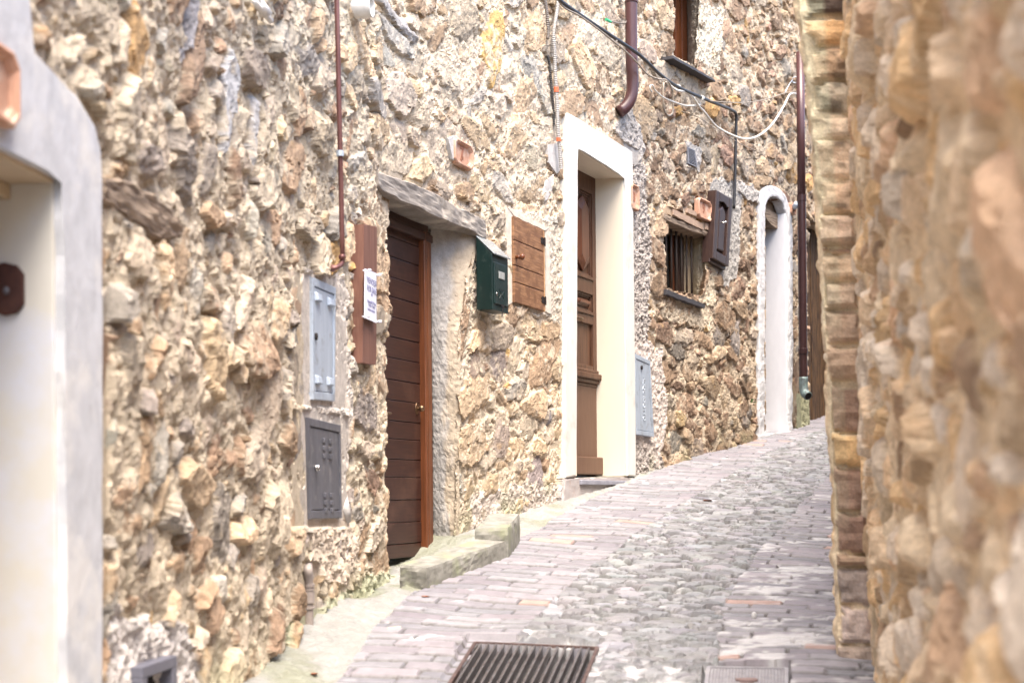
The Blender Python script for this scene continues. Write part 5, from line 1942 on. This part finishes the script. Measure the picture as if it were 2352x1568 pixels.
t, pts = pipe("gas_pipe", M['copper'], [(772, -40), (775, 60), (779, 250), (783, 420), (786, 560), (787, 592), (783, 608), (766, 616), (744, 616)],
              [.10, .10, .095, .09, .085, .08, .075, .06, .0], .0115, "thin brown copper pipe running down to the light meter cabinet", "pipe")
for (x, y), m in (((781, 353), M['galv']),):
    bm = BM()
    c = wallpt(x, y, .093)
    tube(bm, [c + Vector((0, 0, .012)), c - Vector((0, 0, .012))], .017, 12)
    tube(bm, [c, wallpt(x, y, -.02)], .006, 8)
    obj("clamp", bm, m, t)
for (x, y) in ((786, 590), (764, 616)):
    bm = BM()
    c = wallpt(x, y, .08 if y < 600 else .05)
    ball(bm, c, .017, .017, .017)
    obj("joint", bm, M['copper'], t, smooth=True)

t, pts = pipe("downpipe", M['pipe_brown'], [(1450, -60), (1450, 80), (1451, 150), (1453, 192), (1449, 225), (1437, 246), (1422, 258)],
              [.11, .11, .11, .11, .10, .07, .03], .046, "brown rain downpipe bending into the wall above the white door", "downpipe", 20)
bm = BM()
c0_, c1_ = wallpt(1450, 3, .11), wallpt(1450, 8, .11)
tube(bm, [c0_, c1_], .050, 20)
obj("collar", bm, M['pipe_brown'], t, smooth=True)

yS = 14.9
t = None
P2 = lambda y, d=.16: wallpt(1838.5 + (y - 197) * .0102, y, d)
t = thing("downpipe", "dark rain downpipe ending in a spout beside the white arched doorway", "downpipe", P2(905))
bm = BM()
tube(bm, [P2(120), P2(455)], .041, 18)
obj("upper_tube", bm, M['pipe_brown'], t, smooth=True)
bm = BM()
tube(bm, [P2(448), P2(462), P2(463), P2(800), P2(801), P2(812), P2(813), P2(868)], [.047, .047, .043, .043, .050, .050, .043, .043], 18)
obj("lower_tube", bm, M['cast'], t, smooth=False)
bm = BM()
sp_ = P2(868)
dirn = Vector((.35, -.75, 0)).normalized()
pp = [sp_ + Vector((0, 0, .01)), sp_ + Vector((0, 0, -.10)), sp_ + Vector((0, 0, -.15)) + dirn * .02, sp_ + Vector((0, 0, -.185)) + dirn * .075]
tube(bm, spline(pp, .02), .045, 18)
obj("spout", bm, M['verdigris'], t, smooth=True)
bm = BM()
e = spline(pp, .02)[-1]
dd_ = (e - spline(pp, .02)[-3]).normalized()
tube(bm, [e, e + dd_ * .003], .037, 16)
obj("spout_mouth", bm, M['dark'], t)
bm = BM()
tube(bm, [P2(806, .16), P2(806, .02)], .012, 8)
obj("bracket", bm, M['cast'], t)
# pale elbow beside the arch
bm = BM()
tube(bm, spline([wallpt(1822, 476, .02), wallpt(1826, 474, .08), wallpt(1830, 468, .12)], .02), .03, 12)
tag(obj("pipe_stub", bm, M['galv'], smooth=True), "short pale pipe elbow meeting the far downpipe beside the arch", "pipe")
# clay tile scrap by the arch
tile([(1820, 462), (1829, 470), (1830, 496), (1821, 489)], None, "terracotta number tile squeezed between the white arch and far downpipe", d0=.03)

# lower plastic pipe at the wall seam, low outlet hole, duct
bm = BM()
pts = [wallpt(x, y, d) for x, y, d in ((706, 1290, -.01), (707, 1312, .03), (708, 1330, .022), (709, 1445, .022))]
t = thing("drain_pipe", "short jointed pale plastic drainpipe at the foot of the wall", "pipe", pts[-1])
tube(bm, spline(pts, .02), .021, 14)
obj("tube", bm, M['old_pvc'], t, smooth=True)
for y0, y1 in ((1341, 1346), (1350, 1354), (1358, 1384), (1393, 1396)):
    bm = BM()
    tube(bm, [wallpt(708.5, y0, .022), wallpt(708.7, y1, .022)], .026, 14)
    obj("collar", bm, M['old_pvc'], t, smooth=False)


def hole_pipe(name, x, y, r, d, m, label, cat):
    fr = Fr(x - 12, x + 12, y)
    c = fr.at(x, y, d)
    t = thing(name, label, cat, fr.P(c[0], 0, c[1]))
    bm = BM()
    n = 22
    rings = []
    for rr, dd in ((r, -.03), (r, d), (r * .94, d + .004), (r * .82, d), (r * .80, -.09)):
        rings.append([bm.verts.new(fr.P(c[0] + rr * math.cos(2 * math.pi * k / n), dd, c[1] + rr * math.sin(2 * math.pi * k / n))) for k in range(n)])
    for i in range(len(rings) - 1):
        for k in range(n):
            bm.faces.new([rings[i][k], rings[i][(k + 1) % n], rings[i + 1][(k + 1) % n], rings[i + 1][k]])
    obj("pipe_end", bm, m, t, smooth=True)
    bm = BM()
    prism(bm, fr, [(c[0] + r * .8 * math.cos(2 * math.pi * k / n), c[1] + r * .8 * math.sin(2 * math.pi * k / n)) for k in range(n)], -.10, -.085)
    obj("pipe_inside", bm, M['dark'], t)
    return t


hole_pipe("waste_outlet", 791, 1252, .066, .022, M['old_pvc'], "open round waste pipe mouth below the dark meter cabinet", "pipe outlet")
hole_pipe("vent_pipe", 853, 14, .055, .10, M['white_plastic'], "white plastic vent pipe mouth high beside the thin copper pipe", "vent pipe")
bm = BM()
c = wallpt(792, 1170, .02)
tube(bm, [wallpt(790, 1140, -.01), wallpt(792, 1170, .012), wallpt(795, 1194, .0)], [.018, .026, .024], 14)
tag(obj("pipe_stub", bm, M['plaster_white'], smooth=True), "white plastered pipe bulge at the lower right of the dark meter cabinet", "pipe")
bm = BM()
c = wallpt(603, 20, .06)
t_ = Vector((LEFT.t[300][0], LEFT.t[300][1], 0))
for k, (dz, ln, r_) in enumerate(((.012, .09, .011), (-.010, .11, .012), (.0, .04, .022))):
    tube(bm, [c + Vector((0, 0, dz)) - t_ * ln, c + Vector((0, 0, dz)) + t_ * ln], r_, 10)
tag(obj("insulator", bm, M['white_plastic'], smooth=True), "white ceramic wire holder at the top of the near wall", "insulator")

# ---- conduits beside the white frame
CN = [(1284, -40), (1282, 0), (1277, 40), (1271.5, 79), (1274, 130), (1275.5, 176), (1277.5, 206), (1280, 260), (1282, 307), (1286, 347), (1288.6, 388)]
pts = spline([wallpt(x, y, .05) for x, y in CN], .006)
t = thing("conduit", "pale corrugated conduit with orange tape coming down to the white door frame", "conduit", pts[-1])
bm = BM()
tube(bm, pts, [.0125 + .0018 * (1 if i % 2 else -1) for i in range(len(pts))], 10)
obj("tube", bm, M['conduit'], t)
for (x, y0, y1) in ((1277.2, 200, 212), (1282.8, 316, 325)):
    bm = BM()
    tube(bm, [wallpt(x, y0, .05), wallpt(x + .5, y1, .05)], .0165, 12)
    obj("tape_band", bm, M['tape'], t)
pts = spline([wallpt(x, y, .04) for x, y in [(1250, -40), (1252, 0), (1257, 40), (1259, 74), (1258, 90)]], .006)
bm = BM()
tube(bm, pts, [.011 + .0017 * (1 if i % 2 else -1) for i in range(len(pts))], 10)
tag(obj("conduit", bm, M['conduit_mid']), "grey-brown corrugated conduit stub left of the pale taped one", "conduit")
pts = spline([wallpt(x, y, .02) for x, y in [(1257, 128), (1262, 150), (1268, 215), (1271, 250), (1272, 288)]], .006)
bm = BM()
tube(bm, pts, [.009 + .0015 * (1 if i % 2 else -1) for i in range(len(pts))], 10)
tag(obj("conduit", bm, M['conduit_dark']), "black corrugated conduit half sunk in the wall beside the pale taped one", "conduit")
bm = BM()
fq = Fr(1255, 1300, 400)
wavy_prism(bm, fq, pq(fq, [(1263, 332), (1290, 326), (1292, 390), (1284, 400), (1276, 390), (1264, 372)], .03), -.02, .016, .03, .008, 61, .006)
wavy_prism(bm, fq, pq(fq, [(1255, 415), (1275, 400), (1272, 430), (1262, 455), (1255, 462), (1252, 440)], .02), -.02, .014, .03, .008, 62, .006)
obj("gypsum_patch", bm, M['plaster_white'], hB)


# ---- cables
def cable(name, m, px, d, r, label, seg=8):
    pts = [wallpt(x, y, dd) for (x, y), dd in zip(px, d if isinstance(d, (list, tuple)) else [d] * len(px))]
    bm = BM()
    tube(bm, spline(pts, .03), r, seg)
    return tag(obj(name, bm, m, smooth=True), label, "cable", "cables strung along the upper wall")


BK = [(1262, -30), (1285, 0), (1333, 35), (1412, 88), (1469, 127), (1518, 173), (1557, 200), (1610, 224), (1650, 240), (1680, 253), (1690.5, 264), (1690, 308), (1689, 365), (1688, 417), (1685.5, 479)]
cable("power_cable", M['cable_black'], BK, [.25, .22, .2, .2, .2, .18, .16, .14, .10, .07, .06, .05, .05, .05, .05], .014, "thick black cable along the wall that turns down to the dark shutter")
cable("wire", M['cable_tan'], [(1268, -30), (1292, 14), (1333, 38), (1380, 72), (1412, 98), (1440, 121), (1465, 146), (1487, 171), (1513, 182), (1530, 184), (1540, 196), (1545, 212)],
      .21, .0065, "tan wire twisted under the black cable and dropping away past the downpipe")
cable("wire", M['cable_white'], [(1530, 188), (1553, 207), (1575, 211), (1592, 224), (1606, 245), (1619, 259), (1645, 290), (1680, 310), (1711, 319), (1742, 312), (1773, 286), (1799, 246), (1812, 220), (1820, 215), (1830, 216)],
      [.19, .17, .15, .14, .13, .12, .10, .12, .16, .2, .2, .18, .14, .10, .03], .0095, "white cable drooping in a deep swag towards the far downpipe")
cable("wire", M['cable_white'], [(1497, 212), (1493, 205), (1494, 197), (1500, 197), (1503, 206), (1515, 218), (1531, 228), (1570, 242), (1590, 243), (1606, 241), (1609, 238), (1596, 225)], .12, .0075,
      "white cable with a hooked end below the black cable")
cable("wire", M['cable_tan'], [(1524, 190), (1523, 215), (1524, 246), (1530, 262), (1537, 266), (1545, 259), (1546, 235), (1543, 205), (1532, 190)], .08, .009, "tan cable coiled in a hanging loop")
cable("wire", M['cable_tan'], [(1610, 228), (1650, 234), (1710, 236), (1760, 228), (1803, 214), (1830, 210)], [.13, .14, .16, .16, .12, .02], .0045, "thin brown wire running level to the far downpipe")
cable("wire", M['cable_tan'], [(1553, 252), (1600, 268), (1650, 300), (1700, 330), (1750, 355), (1790, 395), (1815, 425)], [.02, .03, .05, .05, .04, .03, .02], .0035, "thin slack wire sagging across the far wall")
cable("wire", M['conduit_mid'], [(1390, 30), (1397, 44), (1405, 50), (1430, 54), (1441, 44), (1442, -20)], [.0, .05, .06, .07, .09, .1], .0045, "thin wire end looped beside the brown downpipe")
bm = BM()
tube(bm, [wallpt(1392, 45, .06), wallpt(1402, 51, .06)], .011, 8)
tag(obj("cable_tag", bm, M['green_tag']), "tiny green plastic clip on the wire left of the brown downpipe", "cable clip")
for x, y in ((1412, 91), (1333, 36), (1557, 200), (1612, 225)):
    bm = BM()
    c = wallpt(x, y, .19 if x < 1500 else .145)
    dcol = (wallpt(x + 6, y + 4, .19 if x < 1500 else .145) - c).normalized()
    tube(bm, [c - dcol * .012, c + dcol * .012], .021, 10)
    tag(obj("cable_tie", bm, M['white_plastic']), "white tie holding the black cable " + {1412: "just left of the brown downpipe", 1333: "nearest the pale conduit", 1557: "below the upper window sill", 1612: "where the white cable leaves it"}[x], "cable tie")
bm = BM()
for k in range(14):
    pass
c = wallpt(1826, 184, .05)
tube(bm, [wallpt(1803, 212, .05), wallpt(1814, 192, .06), wallpt(1820, 184, .06)], .004, 6)
ring = [c + Vector((.03 * math.cos(q_), -.01 * math.cos(q_), .03 * math.sin(q_))) for q_ in np.linspace(0, 6.283, 15)]
tube(bm, ring, .006, 6)
tag(obj("hook_ring", bm, M['galv']), "small metal eye hook near the top of the far downpipe", "hook")

# ------------------------------------------------------------------ kerb stones in front of the dark door
def slab(name, tops, zt, m, label, cat, seed):
    """rough block: top outline in (X,Y), running down into the street"""
    pts = []
    for i in range(len(tops)):
        p, q = np.array(tops[i]), np.array(tops[(i + 1) % len(tops)])
        k = max(2, int(np.linalg.norm(q - p) / .018))
        for j in range(k):
            pts.append(p + (q - p) * j / k)
    bm = BM()
    rings = []
    zts = zt if callable(zt) else (lambda x, y: zt)
    cx_, cy_ = np.mean(pts, axis=0)
    for lv, ins in ((-1, -.012), (.35, .0), (.45, 0), (.55, 0), (.65, 0), (.75, .0), (.85, .001), (.93, .003), (1, .010), (1.0, .025), (1.0, .045)):
        ring = []
        for k, (x, y) in enumerate(pts):
            d_ = np.array([cx_ - x, cy_ - y])
            d_ = d_ / np.linalg.norm(d_)
            n_ = .0035 * float(fbm(x * 16 + lv * 3, y * 16 + lv * 9, seed, 3)) + .0022 * float(vnoise(x * 60 + lv * 11, y * 60 - lv * 17, seed + 1))
            xx, yy = x + d_[0] * (ins + n_), y + d_[1] * (ins + n_)
            zg = SLOPE * y - .06
            z = zg if lv < 0 else zg + (zts(x, y) - zg) * lv + .004 * float(fbm(xx * 20, yy * 20, seed + 2, 3)) * (lv > .9)
            ring.append(bm.verts.new((xx, yy, z)))
        rings.append(ring)
    n = len(pts)
    for i in range(len(rings) - 1):
        for k in range(n):
            bm.faces.new([rings[i][k], rings[i][(k + 1) % n], rings[i + 1][(k + 1) % n], rings[i + 1][k]])
    f = bm.faces.new(rings[-1])
    bmesh.ops.triangulate(bm, faces=[f])
    return tag(obj(name, bm, m, smooth=False), label, cat)


def at_z(x, y, z):
    r, u = ray(x, y)
    Y = (z - EZ) / u
    return (r * Y, Y)


def at_h(x, y, h):
    r, u = ray(x, y)
    Y = (EZ - h) / (SLOPE - u)
    return (r * Y, Y)


h1 = .118
A1, A2, A4 = at_h(979, 1303, h1), at_h(918, 1295, h1), at_h(1163, 1242, h1)
A3 = tuple(np.array(A2) + np.array(A4) - np.array(A1))
slab("kerb_stone", [A1, A4, A3, A2], lambda x, y: SLOPE * y + h1, M['kerb'], "long low mossy kerb stone across the foot of the dark plank door", "kerb stone", 3)
h2 = .185
B2, B3, B1 = at_h(1167, 1213, h2), at_h(1194, 1180, h2), at_h(1090, 1212, h2)
B4 = tuple(np.array(B1) + np.array(B3) - np.array(B2))
slab("kerb_stone", [B1, B2, B3, B4], lambda x, y: SLOPE * y + h2, M['kerb'], "short taller mossy kerb stone closing the far end of the long one", "kerb stone", 8)

# ------------------------------------------------------------------ street ironwork
lift = Vector((0, 0, .004))
c4 = [p + lift for p in gq]
t = thing("drain_grate", "rusty steel street drain grate with slanted bars, in the foreground", "drain grate", sum(c4, Vector()) / 4)
gl = lambda u, v: (c4[0] * (1 - u) + c4[1] * u) * (1 - v) + (c4[3] * (1 - u) + c4[2] * u) * v


def bar_between(bm, p, q, w, h):
    d = (q - p).normalized()
    s = d.cross(Vector((0, 0, 1))).normalized() * w / 2
    hexa(bm, [p - s - Vector((0, 0, h)), q - s - Vector((0, 0, h)), q + s - Vector((0, 0, h)), p + s - Vector((0, 0, h)), p - s, q - s, q + s, p + s], .0015)


bm = BM()
for p, q in ((gl(0, 0), gl(1, 0)), (gl(1, 0), gl(1, 1)), (gl(1, 1), gl(0, 1)), (gl(0, 1), gl(0, 0))):
    bar_between(bm, p, q, .014, .045)
obj("frame", bm, M['steel_rust'], t)
for k in range(15):
    bm = BM()
    u = (k + .75) / 15.8
    bar_between(bm, gl(u, .015) + Vector((0, 0, -.003)), gl(u, .985) + Vector((0, 0, -.003)), .0095, .035)
    obj("bar", bm, M['steel'], t)
c4m = [p + Vector((0, 0, .0)) for p in mq]
t = thing("manhole_cover", "pale square manhole cover with a brown plug at the bottom edge", "manhole cover", sum(c4m, Vector()) / 4)
ml = lambda u, v: (c4m[0] * (1 - u) + c4m[1] * u) * (1 - v) + (c4m[3] * (1 - u) + c4m[2] * u) * v
bm = BM()
dn_ = Vector((0, 0, -.03))
hexa(bm, [ml(.03, .03) + dn_, ml(.97, .03) + dn_, ml(.97, .97) + dn_, ml(.03, .97) + dn_, ml(.03, .03), ml(.97, .03), ml(.97, .97), ml(.03, .97)], .003)
for i in range(22):
    for j in range(18):
        u, v = .07 + .86 * i / 21, .07 + .86 * j / 17
        p = ml(u, v)
        hexa(bm, [p + Vector((-.006, 0, -.002)), p + Vector((0, -.006, -.002)), p + Vector((.006, 0, -.002)), p + Vector((0, .006, -.002)),
                  p + Vector((-.004, 0, .003)), p + Vector((0, -.004, .003)), p + Vector((.004, 0, .003)), p + Vector((0, .004, .003))])
obj("cover", bm, M['cover'], t)
bm = BM()
for p, q in ((ml(0, 0), ml(1, 0)), (ml(1, 0), ml(1, 1)), (ml(1, 1), ml(0, 1)), (ml(0, 1), ml(0, 0))):
    bar_between(bm, p + lift, q + lift, .016, .03)
obj("frame", bm, M['cover'], t)
bm = BM()
c = ml(.5, .45)
n = 20
tube(bm, [c + Vector((0, 0, -.01)), c + Vector((0, 0, .006))], .042, n)
obj("plug", bm, M['cover_brown'], t)

# ------------------------------------------------------------------ litter and small plants
def litter(x, y, m, ang, ln, label, cat, name):
    c = gpx(x, y) + Vector((0, 0, .022))
    bm = BM()
    d = Vector((math.cos(ang), math.sin(ang), SLOPE * math.sin(ang)))
    tube(bm, [c - d * ln / 2, c + d * ln / 2], .005, 8)
    return tag(obj(name, bm, m), label, cat)


litter(905, 1453, M['cig'], .5, .06, "cigarette end on the bricks left of the drain grate", "cigarette end", "cigarette_end")


def leaf(x, y, m, sc, label, name, rot=0.0, lift_=.022):
    c = gpx(x, y) + Vector((0, 0, lift_))
    bm = BM()
    n = 8
    rr = []
    for i in range(n + 1):
        t_ = i / n
        w_ = math.sin(math.pi * t_) ** .8 * .42
        rr.append((t_ - .5, w_))
    for sgn in (0.0, -.003):
        up_ = [bm.verts.new(c + Vector(((x_ * math.cos(rot) - w_ * math.sin(rot)) * sc, (x_ * math.sin(rot) + w_ * math.cos(rot)) * sc, .25 * sc * w_ + sgn + .3 * sc * x_ * x_))) for x_, w_ in rr]
        lo_ = [bm.verts.new(c + Vector(((x_ * math.cos(rot) + w_ * math.sin(rot)) * sc, (x_ * math.sin(rot) - w_ * math.cos(rot)) * sc, .25 * sc * w_ + sgn + .3 * sc * x_ * x_))) for x_, w_ in rr]
        mid = [bm.verts.new(c + Vector((x_ * math.cos(rot) * sc, x_ * math.sin(rot) * sc, sgn + .3 * sc * x_ * x_))) for x_, w_ in rr]
        for i in range(n):
            for A_, B_ in ((up_, mid), (mid, lo_)):
                try:
                    bm.faces.new([A_[i], A_[i + 1], B_[i + 1], B_[i]])
                except ValueError:
                    pass
    bmesh.ops.remove_doubles(bm, verts=bm.verts, dist=.0003)
    return tag(obj(name, bm, m), label, "leaf")


leaf(1625, 1157, M['dead_leaf'], .07, "red-brown dead leaf on the far bricks near the cobbles", "dead_leaf", .4)
leaf(978, 1381, M['dead_leaf'], .05, "dead leaf at the near corner of the long kerb stone", "dead_leaf", 1.0)
leaf(722, 1560, M['dead_leaf'], .03, "tiny red leaf on the gutter at the bottom edge", "dead_leaf", .2)
bm = BM()
c = gpx(1732, 2490 / 1.7415) + Vector((0, 0, .03))
ball(bm, c, .012, .010, .02, 8)
tag(obj("pebble", bm, M['limewash']), "small white pebble standing among the near cobbles", "pebble")


def weed(x, y, d, n, sc, label, seed):
    r = np.random.default_rng(seed)
    c = wallpt(x, y, d)
    t = thing("weed", label, "plant", c)
    bm = BM()
    for k in range(n):
        th, el, L_ = r.uniform(-1.9, 1.2), r.uniform(.1, 1.2), sc * r.uniform(.5, 1)
        di = Vector((math.cos(th) * math.cos(el), math.sin(th) * math.cos(el), math.sin(el)))
        sd = di.cross(Vector((0, 0, 1))).normalized()
        base = c + di * L_ * .45
        tip = c + di * L_ - Vector((0, 0, .15 * L_))
        wv = L_ * .22
        v = [bm.verts.new(p) for p in (base, base + di * L_ * .25 + sd * wv, tip, base + di * L_ * .25 - sd * wv)]
        bm.faces.new(v)
        tube(bm, [c, base], .0012, 4)
    obj("foliage", bm, M['leaf'], t)


weed(1724, 925, .03, 16, .07, "small green weed growing from the wall left of the white arch", 3)
weed(1585, 1100, .06, 14, .05, "low weed at the wall foot below the barred window", 4)
weed(1752, 1025, .08, 14, .05, "low weed at the foot of the white arched doorway", 5)
